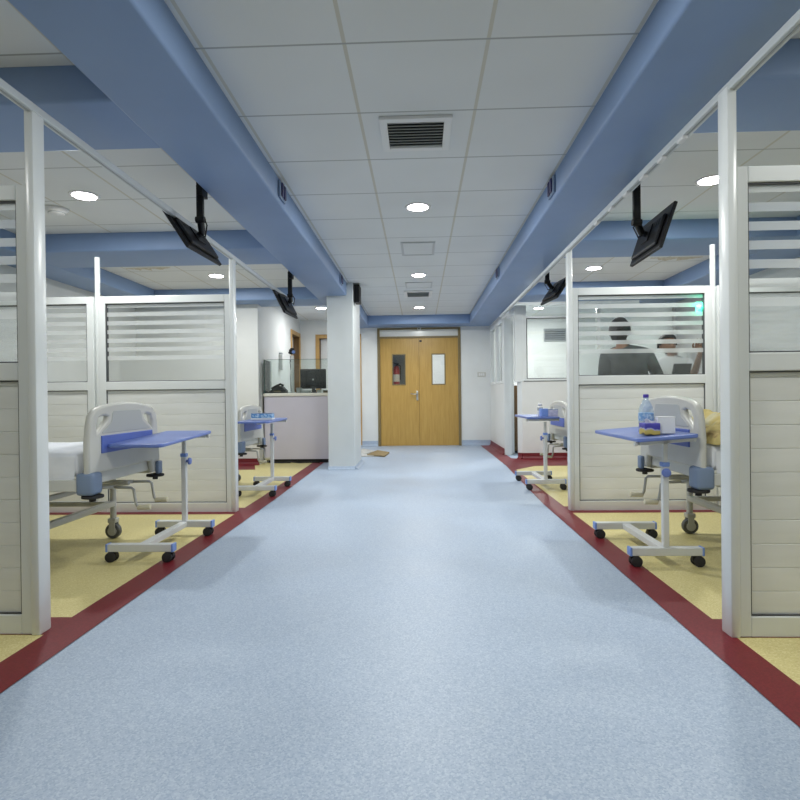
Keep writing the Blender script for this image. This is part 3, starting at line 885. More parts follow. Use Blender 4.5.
def make_bed(label):
    t = thing('hospital_bed', label, 'bed', (0, 0, 0), 0, 'hospital beds standing end-on to the corridor')
    turn = Matrix(((0, 0, 1, 0), (1, 0, 0, 0), (0, 1, 0, 0), (0, 0, 0, 1)))   # plate (a,b) -> (y,z), thickness -> x
    for (nm, x) in (('footboard', -0.02), ('headboard', -2.10)):
        me = board_mesh(nm); me.transform(Matrix.Translation((x, 0, 0)) @ turn)
        fb = obj_from_mesh(nm, me, M['cream'], t)
        s = 1 if nm == 'footboard' else -1
        bp = MB(); a, c = sorted((x + s * 0.018, x + s * 0.027)); bp.box(a, c, -0.305, 0.325, 0.685, 0.79, 0.003)
        bp.build('blue_panel', M['panel_blue'], fb)
        loop = rounded_loop([(-0.30, 0.805), (-0.19, 0.862), (-0.17, 0.935), (0.17, 0.935), (0.19, 0.862), (0.30, 0.805)], 0.02, 3)
        me2 = plate([loop], 0.006, 0.002, 'inset'); me2.transform(Matrix.Translation((x + s * 0.0195, 0, 0)) @ turn)
        obj_from_mesh('inset_panel', me2, M['cream_grey'], fb)  # grey puts the shade between the handle holes into the colour
        for sy in (-1, 1):
            wide = sy < 0
            cy = sy * (0.372 if wide else 0.40)
            bm_ = MB()
            if wide:
                bm_.box(x - 0.062, x + 0.042, cy - 0.062, cy + 0.05, 0.452, 0.582, 0.020, seg=3)
            else:
                bm_.box(x + 0.018, x + 0.046, cy - 0.032, cy + 0.032, 0.470, 0.562, 0.010, seg=3)
            bu = bm_.build('corner_bumper', M['bumper'], t, smooth_angle=45)
            zd = 0.432 if wide else 0.450
            d = MB(); d.cyl((x + 0.005, cy, zd), (x + 0.005, cy, zd + 0.018), 0.060, n=28, bev=0.006)
            d.cyl((x + 0.005, cy, zd - 0.02), (x + 0.005, cy, zd + 0.024), 0.018, n=12)
            d.build('bumper_disc', M['black_soft'], bu, smooth_angle=40)
    # frame
    b = MB()
    for sy in (-1, 1):
        b.box(-2.06, -0.05, sy * 0.40 - 0.025, sy * 0.40 + 0.025, 0.475, 0.545, 0.006)
    b.box(-0.085, -0.04, -0.375, 0.375, 0.50, 0.585, 0.006)
    b.box(-2.07, -2.03, -0.375, 0.375, 0.50, 0.585, 0.006)
    for x in (-0.55, -1.0, -1.5):
        b.box(x - 0.02, x + 0.02, -0.375, 0.375, 0.49, 0.53, 0.004)
    b.build('bed_frame', M['cream_metal'], t)
    # underframe with legs
    b = MB()
    for x in (-0.335, -1.75):
        for sy in (-1, 1):
            b.cyl((x, sy * 0.415, 0.15), (x, sy * 0.415, 0.48), 0.021, n=16)
        b.box(x - 0.02, x + 0.02, -0.41, 0.41, 0.235, 0.275, 0.004)
        b.box(x - 0.015, x + 0.015, -0.39, 0.39, 0.40, 0.43, 0.003)
    for sy in (-1, 1):
        b.box(-1.75, -0.335, sy * 0.40 - 0.015, sy * 0.40 + 0.015, 0.235, 0.27, 0.003)
    b.tube([(-0.335, 0.12, 0.41), (-0.18, 0.10, 0.43), (-0.05, 0.10, 0.45)], 0.016)
    b.build('underframe', M['grey_steel'], t, smooth_angle=40)
    for x in (-0.335, -1.75):
        for sy in (-1, 1):
            castor(t, x, sy * 0.415, 0.17)
    # gearbox under the frame
    MB().box(-0.86, -0.52, -0.33, -0.12, 0.30, 0.47, 0.012).build('gear_housing', M['cream'], t)
    # two folding winding cranks at the foot end
    for (y, dz) in ((0.18, 0.0), (-0.06, -0.005)):
        b = MB()
        b.tube([(-0.55, y, 0.445), (-0.06, y, 0.445)], 0.012)
        b.tube([(-0.06, y, 0.445), (0.05, y, 0.445 + dz), (0.065, y, 0.435 + dz), (0.07, y + 0.02, 0.34 + dz), (0.078, y + 0.03, 0.318 + dz)], 0.009)
        c = b.build('crank', M['grey_steel'], t)
        b = MB(); b.cyl((0.075, y + 0.028, 0.315 + dz), (0.16, y + 0.03, 0.318 + dz), 0.015, 0.017, n=14, bev=0.004)
        b.build('crank_handle', M['handle_cream'], c, smooth_angle=40)
    # mattress with a white sheet, slightly soft edges and a shallow wave
    bm = bmesh.new()
    bmesh.ops.create_cube(bm, size=1)
    for v in bm.verts:
        v.co = Vector((-1.055 + v.co.x * 1.97, v.co.y * 0.80, 0.632 + v.co.z * 0.15))
    bmesh.ops.bevel(bm, geom=bm.edges[:], offset=0.035, segments=3, profile=0.5, affect='EDGES')
    bmesh.ops.subdivide_edges(bm, edges=[e for e in bm.edges if e.calc_length() > 0.3], cuts=14, use_grid_fill=True)
    for v in bm.verts:
        nz = noise.noise(Vector((v.co.x * 3.1, v.co.y * 4.0, v.co.z * 3)))
        v.co.z += nz * 0.012
        v.co.y += noise.noise(Vector((v.co.x * 5, 3, v.co.z * 6))) * 0.008
    me = bpy.data.meshes.new('mattress'); bm.to_mesh(me); bm.free()
    obj_from_mesh('mattress', me, M['sheet'], t)
    # sheet hanging over the side rails
    bm = bmesh.new()
    for sy in (-1, 1):
        rows = []
        for i in range(30):
            x = -0.10 - 1.85 * i / 29
            row = []
            for k in range(6):
                zz = 0.675 - k * 0.030
                wob = noise.noise(Vector((x * 7, sy * 5, k * 0.35))) * 0.012 * k / 2
                row.append(bm.verts.new((x, sy * (0.408 + wob), zz + (noise.noise(Vector((x * 3, sy, 9))) * 0.03 if k == 5 else 0))))
            rows.append(row)
        for i in range(29):
            for k in range(5):
                bm.faces.new((rows[i][k], rows[i + 1][k], rows[i + 1][k + 1], rows[i][k + 1]))
    me = bpy.data.meshes.new('hanging_sheet'); bm.to_mesh(me); bm.free()
    obj_from_mesh('hanging_sheet', me, M['sheet'], t)
    # pillow at the head end
    bm = bmesh.new()
    bmesh.ops.create_uvsphere(bm, u_segments=24, v_segments=14, radius=1)
    for v in bm.verts:
        c = v.co.copy()
        f_ = lambda u: math.copysign(abs(u) ** 0.55, u)
        v.co = Vector((-1.82 + f_(c.x) * 0.19, f_(c.y) * 0.30, 0.752 + c.z * 0.062))
    me = bpy.data.meshes.new('pillow'); bm.to_mesh(me); bm.free()
    obj_from_mesh('pillow', me, M['pillow'], t)
    return t

bed = make_bed('hospital bed with a bare white mattress, beside the empty blue table')
bed.location = (-1.897, 3.565, 0)
for lab, loc in (('hospital bed under the crumpled yellow-brown blanket, beside the water bottle table', (1.585, 3.66, 0)),
                 ('hospital bed in front of the lilac reception counter, mostly hidden by a screen', (-1.885, 6.24, 0)),
                 ('hospital bed before the low office wall, mostly hidden by a white post', (1.585, 6.53, 0))):
    o = dup(bed, lab, loc)
    o.scale = (-1 if loc[0] > 0 else 1, 1, 0.945 if loc[1] > 5 else 1)

# crumpled blanket on the bed opposite
bm = bmesh.new()
nx, ny = 44, 44
vs = []
for i in range(nx + 1):
    row = []
    for j in range(ny + 1):
        u, v = i / nx, j / ny
        x = 0.06 + 0.98 * u
        y = -0.40 + 0.80 * v
        e = min(u, 1 - u, v, 1 - v)
        edge = min(1, e / 0.16)
        base = 0.11 * math.sin(PI * min(1, 0.30 + u * 0.75)) * (0.65 + 0.35 * math.sin(PI * v))
        p = Vector((x * 4.2, y * 4.2, 1.3))
        fold = abs(noise.noise(p * 1.0)) * 0.15 + abs(noise.noise(p * 2.3)) * 0.06
        z = 0.71 + (base + fold) * (edge ** 0.5)
        row.append(bm.verts.new((x + noise.noise(p) * 0.03, y + noise.noise(p + Vector((7, 0, 0))) * 0.03, z)))
    vs.append(row)
for i in range(nx):
    for j in range(ny):
        bm.faces.new((vs[i][j], vs[i + 1][j], vs[i + 1][j + 1], vs[i][j + 1]))
me = bpy.data.meshes.new('blanket'); bm.to_mesh(me); bm.free()
bl = obj_from_mesh('blanket', me, M['blanket'], None)
bl.location = (1.60, 3.62, 0)
tag(bl, 'crumpled yellow-brown printed blanket heaped on the bed behind the footboard', 'blanket')

# ------------------------------------------------------------------ overbed tables
def make_table(label):
    t = thing('overbed_table', label, 'table', (0, 0, 0), 0, 'wheeled blue-topped overbed tables')
    # local: base bars along x at y=-0.315 and y=+0.315, column on the +y bar
    for sy in (-1, 1):
        br = MB().box(-0.20, 0.20, sy * 0.325 - 0.026, sy * 0.325 + 0.026, 0.066, 0.112, 0.004).build('base_bar', M['table_metal'], t)
        for sx in (-1, 1):
            a, c = sorted((sx * 0.198, sx * 0.212))
            MB().box(a, c, sy * 0.325 - 0.028, sy * 0.325 + 0.028, 0.064, 0.114, 0.004).build('end_cap', M['cap_blue'], br)
            b = MB()
            x, y = sx * 0.178, sy * 0.325
            b.cyl((x, y, 0.05), (x, y, 0.068), 0.012, n=12)
            b.box(x - 0.026, x + 0.026, y - 0.016, y + 0.016, 0.026, 0.064, 0.008)
            cs = b.build('castor', M['black'], t)
            for s in (-1, 1):
                w = MB(); w.cyl((x - 0.006, y + s * 0.012, 0.032), (x - 0.006, y + s * 0.030, 0.032), 0.032, n=20, bev=0.005)
                w.build('wheel', M['black_soft'], cs, smooth_angle=40)
    MB().box(-0.026, 0.026, -0.30, 0.30, 0.070, 0.108, 0.004).build('link_bar', M['table_metal'], t)
    MB().box(-0.018, 0.018, 0.305, 0.341, 0.108, 0.60, 0.006).build('outer_column', M['table_metal'], t)
    MB().box(-0.013, 0.013, 0.310, 0.336, 0.60, 0.718, 0.004).build('inner_column', M['cream_metal'], t)
    MB().box(-0.022, 0.022, 0.301, 0.345, 0.580, 0.606, 0.005).build('collar', M['cap_blue'], t)
    b = MB(); b.cyl((0.018, 0.323, 0.548), (0.036, 0.323, 0.548), 0.010, n=12)
    b.cyl((0.034, 0.323, 0.548), (0.050, 0.323, 0.548), 0.027, 0.024, n=18, bev=0.004)
    b.build('clamp_knob', M['table_blue'], t, smooth_angle=40)
    me = plate([rounded_loop([(-0.165, -0.40), (0.165, -0.40), (0.165, 0.40), (-0.165, 0.40)], 0.03, 5)], 0.022, 0.006, 'table_top')
    top = obj_from_mesh('table_top', me, M['table_blue'], t)
    top.location = (0, -0.03, 0.745)
    b = MB()
    b.box(-0.02, 0.02, -0.18, 0.36, -0.034, -0.012, 0.004)
    b.box(-0.15, 0.15, 0.32, 0.36, -0.034, -0.012, 0.004)
    b.cyl((-0.155, 0.34, -0.024), (-0.172, 0.34, -0.024), 0.014, n=12); b.cyl((0.155, 0.34, -0.024), (0.172, 0.34, -0.024), 0.014, n=12)
    b.build('support_bracket', M['cream_metal'], top)
    return t, top
tb, top0 = make_table('empty overbed table with plain blue top beside the bare mattress')
tb.location = (-1.735, 3.725, 0)
def top_of(o):
    return [c for c in o.children if c.name.startswith('table_top')][0]
t2 = dup(tb, 'overbed table carrying the water bottle, tissue box and white carton', (1.415, 3.625, 0), PI)
for c in t2.children:
    if c.name.startswith('clamp_knob'):
        c.rotation_euler = (0, 0, R(80)); c.location = Vector((0, 0.323, 0)) - Matrix.Rotation(R(80), 3, 'Z') @ Vector((0, 0.323, 0))
t3 = dup(tb, 'overbed table with the long blue carton, in front of the reception counter', (-1.685, 5.975, 0), 0)
t4 = dup(tb, 'overbed table with small cartons, standing before the low office wall', (1.320, 6.30, 0), PI)
top0.location = (0.022, -0.03, 0.741); top0.rotation_euler = (R(2.4), 0, 0)
top_of(t2).location = (0.020, 0.03, 0.752); top_of(t2).rotation_euler = (0, R(4.2), 0)
top_of(t3).location = (0.0, -0.02, 0.765); top_of(t3).rotation_euler = (R(0.5), 0, 0)
top_of(t4).location = (0.03, 0.0, 0.765)

# things on the tables
def carton(name, label, cat, x, y, z, w, d, h, rz, m, lid_m=None, group=None):
    t = thing(name, label, cat, (x, y, z), rz, group)
    MB().box(-w / 2, w / 2, -d / 2, d / 2, 0, h, 0.003).build('carton_body', m, t)
    if lid_m:
        MB().box(-w / 2 - 0.001, w / 2 + 0.001, -d / 2 - 0.001, d / 2 + 0.001, h - 0.004, h + 0.002, 0.001).build('flap', lid_m, t)
    return t
ZT = 0.7615
t = thing('tissue_box', 'violet and yellow tissue box in front of the water bottle', 'tissue box', (1.344, 3.335, ZT + 0.0025), 0)
MB().box(-0.044, 0.044, -0.045, 0.045, 0, 0.068, 0.003).build('carton_body', M['tissue_carton'], t)
bm = bmesh.new()
rows = []
for i in range(8):
    a = i / 7
    rows.append([bm.verts.new((-0.03 + 0.07 * j / 5 + 0.006 * math.sin(3 * a + j), 0.006 * math.sin(j * 1.7 + a * 2), 0.066 + a * 0.03 * (0.7 + 0.3 * math.sin(j * 1.3)))) for j in range(6)])
for i in range(7):
    for j in range(5):
        bm.faces.new((rows[i][j], rows[i][j + 1], rows[i + 1][j + 1], rows[i + 1][j]))
me = bpy.data.meshes.new('tissue'); bm.to_mesh(me); bm.free()
obj_from_mesh('tissue', me, M['paper'], t)
t = thing('water_bottle', 'clear plastic water bottle with violet cap on the overbed table', 'bottle', (1.366, 3.44, ZT + 0.003))
t.scale = (0.93, 0.93, 0.91)
MB().lathe([(0.0, 0.0), (0.040, 0.0), (0.046, 0.008), (0.046, 0.05), (0.043, 0.055), (0.046, 0.06), (0.046, 0.14), (0.042, 0.165), (0.029, 0.20), (0.0165, 0.222), (0.0150, 0.240), (0.0, 0.241)], n=28).build('bottle_body', M['bottle'], t)
MB().lathe([(0.0468, 0.085), (0.0472, 0.087), (0.0472, 0.135), (0.0468, 0.137)], n=28).build('label_band', M['bottle_label'], t)
MB().lathe([(0.0, 0.236), (0.017, 0.236), (0.0175, 0.24), (0.017, 0.256), (0.015, 0.259), (0.0, 0.259)], n=20).build('bottle_cap', M['bottle_cap'], t)
carton('paper_carton', 'plain white square carton beside the tissue box', 'box', 1.435, 3.34, ZT + 0.0085, 0.094, 0.08, 0.096, R(-10), M['paper'], M['white_plastic'])
# counter-side far table
z3 = 0.7775
carton('paper_packet', 'flat white packet under the long blue carton', 'packet', -1.66, 5.86, z3, 0.22, 0.15, 0.018, R(4), M['paper'])
carton('glove_carton', 'long pale blue carton lying on a white packet', 'box', -1.665, 5.87, z3 + 0.019, 0.22, 0.11, 0.048, R(2), M['blue_box'], M['bumper'])
# office-side far table
z4 = 0.777
carton('blue_carton', 'small upright blue carton beside the mauve carton', 'box', 1.318, 6.03, z4, 0.075, 0.07, 0.083, R(6), M['cap_blue'])
carton('mauve_carton', 'mauve carton with dark lid near the footboard', 'box', 1.412, 6.05, z4, 0.11, 0.10, 0.075, R(-4), M['mauve_box'], M['bumper'])
t = thing('medicine_bottle', 'small white capped bottle behind the blue carton', 'bottle', (1.305, 6.15, z4))
MB().lathe([(0.0, 0.0), (0.027, 0.0), (0.029, 0.005), (0.029, 0.095), (0.018, 0.112), (0.0, 0.113)], n=20).build('bottle_body', M['white_plastic'], t)
MB().lathe([(0.0294, 0.06), (0.0298, 0.062), (0.0298, 0.092), (0.0294, 0.094)], n=20).build('label_band', M['grille_metal'], t)
MB().lathe([(0.0, 0.112), (0.021, 0.112), (0.021, 0.14), (0.0, 0.142)], n=20).build('bottle_cap', M['white_plastic'], t)

# ------------------------------------------------------------------ reception counter
CX0, CX1, CY = -2.41, -1.30, 8.58
t = thing('reception_counter', 'lilac reception counter with pale top and low glass screen', 'counter', (0, CY, 0))
MB().box(CX0, CX1, 0, 0.03, 0.06, 1.035).build('front_panel', M['lilac'], t)
b = MB(); b.box(CX0, CX0 + 0.03, 0.03, 0.60, 0.06, 1.035); b.box(CX1 - 0.03, CX1, 0.05, 0.60, 0.06, 1.035)
b.build('end_panel', M['lilac'], t)
MB().box(CX0 - 0.015, CX1, -0.02, 0.62, 1.035, 1.08, 0.005).build('worktop', M['worktop'], t)
b = MB(); b.box(CX0 + 0.04, CX1 - 0.02, 0.05, 0.10, 0.0, 0.06); b.box(CX0 + 0.05, CX0 + 0.10, 0.1, 0.55, 0, 0.06); b.box(CX1 - 0.08, CX1 - 0.03, 0.1, 0.55, 0, 0.06)
b.build('plinth', M['black_soft'], t)
b = MB(); b.box(CX0 + 0.0, CX1, 0.01, 0.018, 1.08, 1.60, 0.002)
b.build('glass_screen', M['screen_glass'], t)
b = MB(); b.box(CX0 - 0.001, CX0 + 0.006, 0.012, 0.45, 1.08, 1.60, 0.002)
b.build('side_glass', M['screen_glass'], t)
b = MB(); b.box(CX0 - 0.002, CX0 + 0.010, 0.006, 0.020, 1.08, 1.603, 0.001); b.box(CX0, CX1, 0.009, 0.019, 1.598, 1.603)
b.build('glass_edge', mat('green_glass_edge', (0.03, 0.09, 0.07), 0.2), t)
ZC = 1.0805
# monitor
t = thing('computer_monitor', 'black computer monitor seen from behind on the counter', 'monitor', (-1.70, CY + 0.34, ZC))
MB().box(-0.215, 0.20, -0.02, 0.02, 0.07, 0.385, 0.008).build('casing', M['tv'], t)
b = MB(); b.box(-0.12, 0.10, -0.045, -0.018, 0.12, 0.33, 0.01); 
for k in range(5):
    b.box(-0.07 + 0.012, 0.09, -0.047, -0.044, 0.335 - k * 0.004, 0.337 - k * 0.004)
b.build('rear_housing', M['black'], t)
b = MB(); b.cyl((0, -0.046, 0.215), (0, -0.049, 0.215), 0.014, n=16); b.build('badge', M['steel'], t)
b = MB(); b.box(-0.025, 0.025, -0.03, -0.005, 0.01, 0.16, 0.004); b.box(-0.11, 0.11, -0.09, 0.09, 0, 0.012, 0.004); b.build('stand', M['black'], t)
# camera on a pole
t = thing('camera_stand', 'white pole on the counter topped by a small dark camera', 'camera', (-2.030, CY + 0.30, ZC))
MB().cyl((0, 0, 0.0), (0, 0, 0.60), 0.026, n=16).build('pole', M['white_plastic'], t, smooth_angle=40)
MB().lathe([(0.0, 0.0), (0.055, 0.0), (0.055, 0.012), (0.03, 0.02), (0.0, 0.02)]).build('base_plate', M['white_plastic'], t)
cm = MB().box(-0.045, 0.045, -0.05, 0.05, 0.62, 0.70, 0.015).build('camera_head', M['black'], t)
b = MB(); b.cyl((0.03, -0.05, 0.655), (0.035, -0.075, 0.652), 0.026, n=18, bev=0.004); b.build('lens_ring', M['cap_blue'], cm, smooth_angle=40)
b = MB(); b.box(-0.03, 0.03, -0.012, 0.012, 0.70, 0.722, 0.004); b.box(-0.06, -0.042, -0.02, 0.02, 0.635, 0.66, 0.004); b.build('bracket', M['black_soft'], cm)
b = MB(); b.tube([(-0.028, -0.012, 0.60), (-0.036, -0.016, 0.50), (-0.026, -0.012, 0.42), (-0.034, -0.014, 0.28), (-0.026, -0.014, 0.03)], 0.005, 8); b.build('cable', M['black_soft'], t)
MB().box(-0.036, -0.020, -0.03, -0.012, 0.50, 0.53, 0.004).build('cable_clip', M['black'], t)
# white dispenser on the wall behind
t = thing('wall_dispenser', 'slim white dispenser on the wall behind the camera pole', 'dispenser', (-2.45, 9.72, 1.50))
MB().box(0, 0.07, -0.06, 0.06, 0, 0.27, 0.012).build('housing', M['white_plastic'], t)
MB().box(0.005, 0.055, -0.045, 0.045, 0.27, 0.30, 0.006).build('lid', M['grille_metal'], t)
# sloping dark keyboard/telephone console
t = thing('desk_telephone', 'dark sloping desk telephone at the glass corner of the counter', 'telephone', (-2.24, CY + 0.22, ZC))
b = MB(); b.prism([(-0.15, -0.09, 0), (0.13, -0.09, 0), (0.13, -0.09, 0.045), (0.06, -0.09, 0.115), (0.01, -0.09, 0.115), (-0.15, -0.09, 0.018)], (0, 0.18, 0))
b.build('console', M['black_soft'], t)
b = MB(); b.tube([(-0.10, -0.03, 0.075), (-0.03, -0.03, 0.115), (0.04, -0.03, 0.145), (0.09, -0.03, 0.12)], 0.018); b.build('handset', M['black'], t)
MB().box(-0.05, 0.06, -0.093, -0.089, 0.02, 0.04).build('display', M['cardboard'], t)
# small items along the counter edge
t = thing('paper_cup', 'white cup on the counter between camera pole and monitor', 'cup', (-1.90, CY + 0.16, ZC))
MB().lathe([(0.0, 0.0), (0.036, 0.0), (0.044, 0.085), (0.041, 0.085), (0.034, 0.006), (0.0, 0.006)]).build('cup_body', M['white_plastic'], t)
b = MB(); b.tube([(0.040, 0, 0.07), (0.072, 0, 0.062), (0.072, 0, 0.03), (0.037, 0, 0.02)], 0.005, 8); b.build('cup_handle', M['white_plastic'], t)
carton('steel_tray', 'low grey tray before the monitor stand', 'tray', -1.775, CY + 0.13, ZC, 0.13, 0.10, 0.04, 0, M['grey_steel'])
carton('card_box', 'small cream card box on the counter near the pillar', 'box', -1.575, CY + 0.13, ZC, 0.07, 0.06, 0.05, R(5), M['cream'], M['cardboard'])
carton('stapler', 'black stapler lying on the counter before the monitor', 'stapler', -1.655, CY + 0.12, ZC, 0.05, 0.14, 0.045, R(20), M['black'], M['black_soft'])
carton('card_box', 'dark card box on the counter against the pillar', 'box', -1.47, CY + 0.14, ZC, 0.08, 0.06, 0.04, R(-5), M['olive'], M['grey_paper'])
# cables under the counter
b = MB(); b.tube([(-2.25, CY - 0.03, 0.012), (-2.12, CY - 0.06, 0.014), (-2.0, CY - 0.02, 0.02), (-1.85, CY - 0.06, 0.012), (-1.7, CY - 0.03, 0.014), (-1.55, CY - 0.05, 0.012)], 0.009, 8)
b.tube([(-2.33, CY - 0.02, 0.012), (-2.30, CY - 0.05, 0.05), (-2.22, CY - 0.04, 0.012), (-2.0, CY - 0.05, 0.012)], 0.007, 8)
tag(b.build('power_cable', M['black_soft']), 'loose black cable along the floor under the lilac counter', 'cable')

# ------------------------------------------------------------------ fittings on beams, pillar and walls
t = thing('wall_speaker', 'black box speaker high on the corridor face of the pillar', 'speaker', (-0.915, 7.90, 2.33))
sp = MB().box(0.012, 0.085, -0.11, 0.11, 0, 0.25, 0.006).build('cabinet', M['black'], t)
MB().box(0.085, 0.090, -0.095, 0.095, 0.015, 0.235, 0.002).build('grille', M['black_soft'], sp)
b = MB(); b.box(0, 0.012, -0.03, 0.03, 0.08, 0.17); b.tube([(0.02, 0, 0.24), (0.03, 0.0, 0.265), (0.0, 0, 0.265)], 0.004, 6); b.build('bracket', M['grey_steel'], t)

def beam_plaque(label, x, y, side):
    t = thing('wall_plaque', label, 'plaque', (x, y, 2.515), 0, 'navy fittings on the inner faces of the beams')
    s = side
    a, c = sorted((0, s * 0.018))
    MB().box(a, c, -0.085, 0.085, -0.062, 0.062, 0.006).build('back_plate', M['bumper'], t)
    b = MB()
    for y0 in (-0.058, 0.012):
        a, c = sorted((s * 0.018, s * 0.03)); b.box(a, c, y0, y0 + 0.046, -0.05, 0.05, 0.006)
    b.build('emblem', M['navy'], t)
    return t
beam_plaque('navy fitting on the beam face at the counter side, farther from the pillar', -1.005, 4.085, 1)
beam_plaque('navy fitting on the beam face next to the pillar', -1.005, 7.17, 1)
beam_plaque('navy fitting on the office-side beam face, nearer the big ceiling grille', 0.985, 4.13, -1)
beam_plaque('navy fitting on the office-side beam face, toward the oak door', 0.985, 6.96, -1)

t = thing('wall_switch', 'white switch plate on the wall beside the oak door', 'switch', (1.255, YB, 1.44))
MB().box(-0.085, 0.085, -0.012, 0, -0.045, 0.045, 0.004).build('switch_plate', M['cream'], t)
for k in range(3):
    MB().box(-0.06 + k * 0.042, -0.026 + k * 0.042, -0.017, -0.011, -0.025, 0.025, 0.002).build('rocker', M['white_plastic'], t)


# flattened card on the floor by the pillar
t = thing('floor_card', 'flat brown and grey card pieces lying on the floor by the pillar', 'cardboard', (0, 0, 0))
b = MB(); b.prism([(-0.92, 9.55, 0.002), (-0.60, 9.32, 0.002), (-0.555, 9.95, 0.002), (-0.80, 10.35, 0.002)], (0, 0, 0.022))
b.build('brown_sheet', M['cardboard'], t)
b = MB(); b.prism([(-1.22, 9.42, 0.002), (-0.78, 9.36, 0.002), (-0.80, 9.6, 0.002), (-1.20, 10.1, 0.002)], (0, 0, 0.012))
b.build('grey_sheet', M['grey_paper'], t)
b = MB(); b.prism([(-1.22, 10.15, 0.002), (-0.95, 9.8, 0.002), (-0.84, 10.25, 0.002), (-1.10, 10.75, 0.002)], (0, 0, 0.016))
b.build('pale_sheet', M['grey_paper'], t)

# fire extinguisher on the wall of the lobby, seen through the door pane
t = thing('fire_extinguisher', 'red fire extinguisher visible through the pane of the handle leaf', 'fire extinguisher', (-0.50, YB + 0.60, 1.17))
MB().lathe([(0.0, 0.0), (0.06, 0.0), (0.068, 0.01), (0.068, 0.42), (0.05, 0.48), (0.022, 0.50), (0.0, 0.50)], n=24).build('cylinder_body', M['red'], t)
MB().lathe([(0.0686, 0.16), (0.069, 0.165), (0.069, 0.31), (0.0686, 0.315)], n=24).build('label_band', M['paper'], t)
b = MB(); b.cyl((0, 0, 0.5), (0, 0, 0.54), 0.02, n=12); b.tube([(-0.07, 0, 0.57), (0.0, 0, 0.545), (0.05, 0, 0.55)], 0.01, 8); b.build('valve', M['black'], t)
b = MB(); b.tube([(0.02, 0, 0.53), (0.085, -0.01, 0.5), (0.088, -0.01, 0.36), (0.085, -0.01, 0.2)], 0.012, 8); b.build('hose', M['black_soft'], t)
MB().box(-0.25, 0.20, 0.07, 0.09, -1.17, 1.15).build('back_board', M['bumper'], t)

# added green lamp behind the outer stile, in place of a green reflection
t = thing('added_green_lamp', 'added green lamp behind the frosted screen, imitating a green reflection on its glass', 'lamp', (2.445, 4.985, 1.755))
MB().box(-0.03, 0.03, 0.0, 0.02, -0.05, 0.05, 0.006).build('housing', M['white_plastic'], t)
MB().lathe([(0.0, -0.018), (0.014, -0.012), (0.02, 0.0), (0.014, 0.012), (0.0, 0.018)], (0, -0.012, 0), n=20).build('lamp_lens', M['green_glow'], t)
MB().box(0.0, 0.06, -0.03, 0.0, -0.012, 0.012, 0.003).build('bracket', M['grey_steel'], t)
ld = bpy.data.lights.new('added_green_light', 'POINT'); ld.energy = 1.1; ld.color = (0.02, 1.0, 0.55); ld.shadow_soft_size = 0.02
lo = bpy.data.objects.new('added_green_light', ld); lo.location = (2.425, 4.955, 1.755); COL.objects.link(lo)

# ------------------------------------------------------------------ people behind the screen
def skin_obj(name, chains, m, parent=None, sub=2):
    """chains: list of (points with radius, root index); one mesh"""
    verts, edges, rad = [], [], []
    roots = []
    for pts in chains:
        base = len(verts)
        roots.append(base)
        for i, (p, r) in enumerate(pts['v']):
            verts.append(p); rad.append(r)
        for a, c in pts['e']:
            edges.append((base + a, base + c))
    me = bpy.data.meshes.new(name)
    me.from_pydata(verts, edges, [])
    o = bpy.data.objects.new(name, me)
    COL.objects.link(o)
    md = o.modifiers.new('skin', 'SKIN')
    md.use_smooth_shade = True
    md.branch_smoothing = 0.6
    for i, sv in enumerate(me.skin_vertices[0].data):
        r = rad[i]
        sv.radius = r if isinstance(r, tuple) else (r, r)
        sv.use_root = i in roots
    sb = o.modifiers.new('sub', 'SUBSURF'); sb.levels = sub; sb.render_levels = sub
    dg = bpy.context.evaluated_depsgraph_get()
    m2 = bpy.data.meshes.new_from_object(o.evaluated_get(dg))
    o.modifiers.clear()
    o.data = m2
    m2.materials.clear(); m2.materials.append(m)
    for p in m2.polygons:
        p.use_smooth = True
    if parent is not None:
        o.parent = parent
    return o

def lerp(a, c, t):
    return tuple(a[i] + (c[i] - a[i]) * t for i in range(3))

def hand_chains(wrist, elbow, curl_dir):
    """palm and five fingers, continuing the forearm direction"""
    w, e = Vector(wrist), Vector(elbow)
    d = (w - e).normalized()
    c = Vector(curl_dir).normalized()
    s = d.cross(c).normalized()
    c = s.cross(d).normalized()
    out = []
    for k, (off, ln, fan) in enumerate(((-0.030, 0.070, -0.10), (-0.010, 0.080, -0.03), (0.011, 0.075, 0.04), (0.030, 0.058, 0.12))):
        b0 = w + d * 0.045 + s * off * 0.7
        k0 = w + d * 0.090 + s * off
        dd = (d + s * fan).normalized()
        p1 = k0 + dd * ln * 0.45 + c * ln * 0.10
        p2 = p1 + (dd * 0.8 + c * 0.6).normalized() * ln * 0.32
        p3 = p2 + (dd * 0.6 + c * 0.8).normalized() * ln * 0.25
        out.append({'v': [(tuple(b0), 0.012), (tuple(k0), 0.0105), (tuple(p1), 0.0092), (tuple(p2), 0.0085), (tuple(p3), 0.0072)], 'e': [(0, 1), (1, 2), (2, 3), (3, 4)]})
    b0 = w + d * 0.03 - s * 0.018
    k0 = w + d * 0.05 - s * 0.042 + c * 0.012
    p1 = k0 + (d * 0.8 - s * 0.4 + c * 0.4).normalized() * 0.034
    p2 = p1 + (d * 0.9 + c * 0.4).normalized() * 0.028
    out.append({'v': [(tuple(b0), 0.013), (tuple(k0), 0.0115), (tuple(p1), 0.010), (tuple(p2), 0.008)], 'e': [(0, 1), (1, 2), (2, 3)]})
    return out, tuple(w + d * 0.045), tuple(w + d * 0.085)

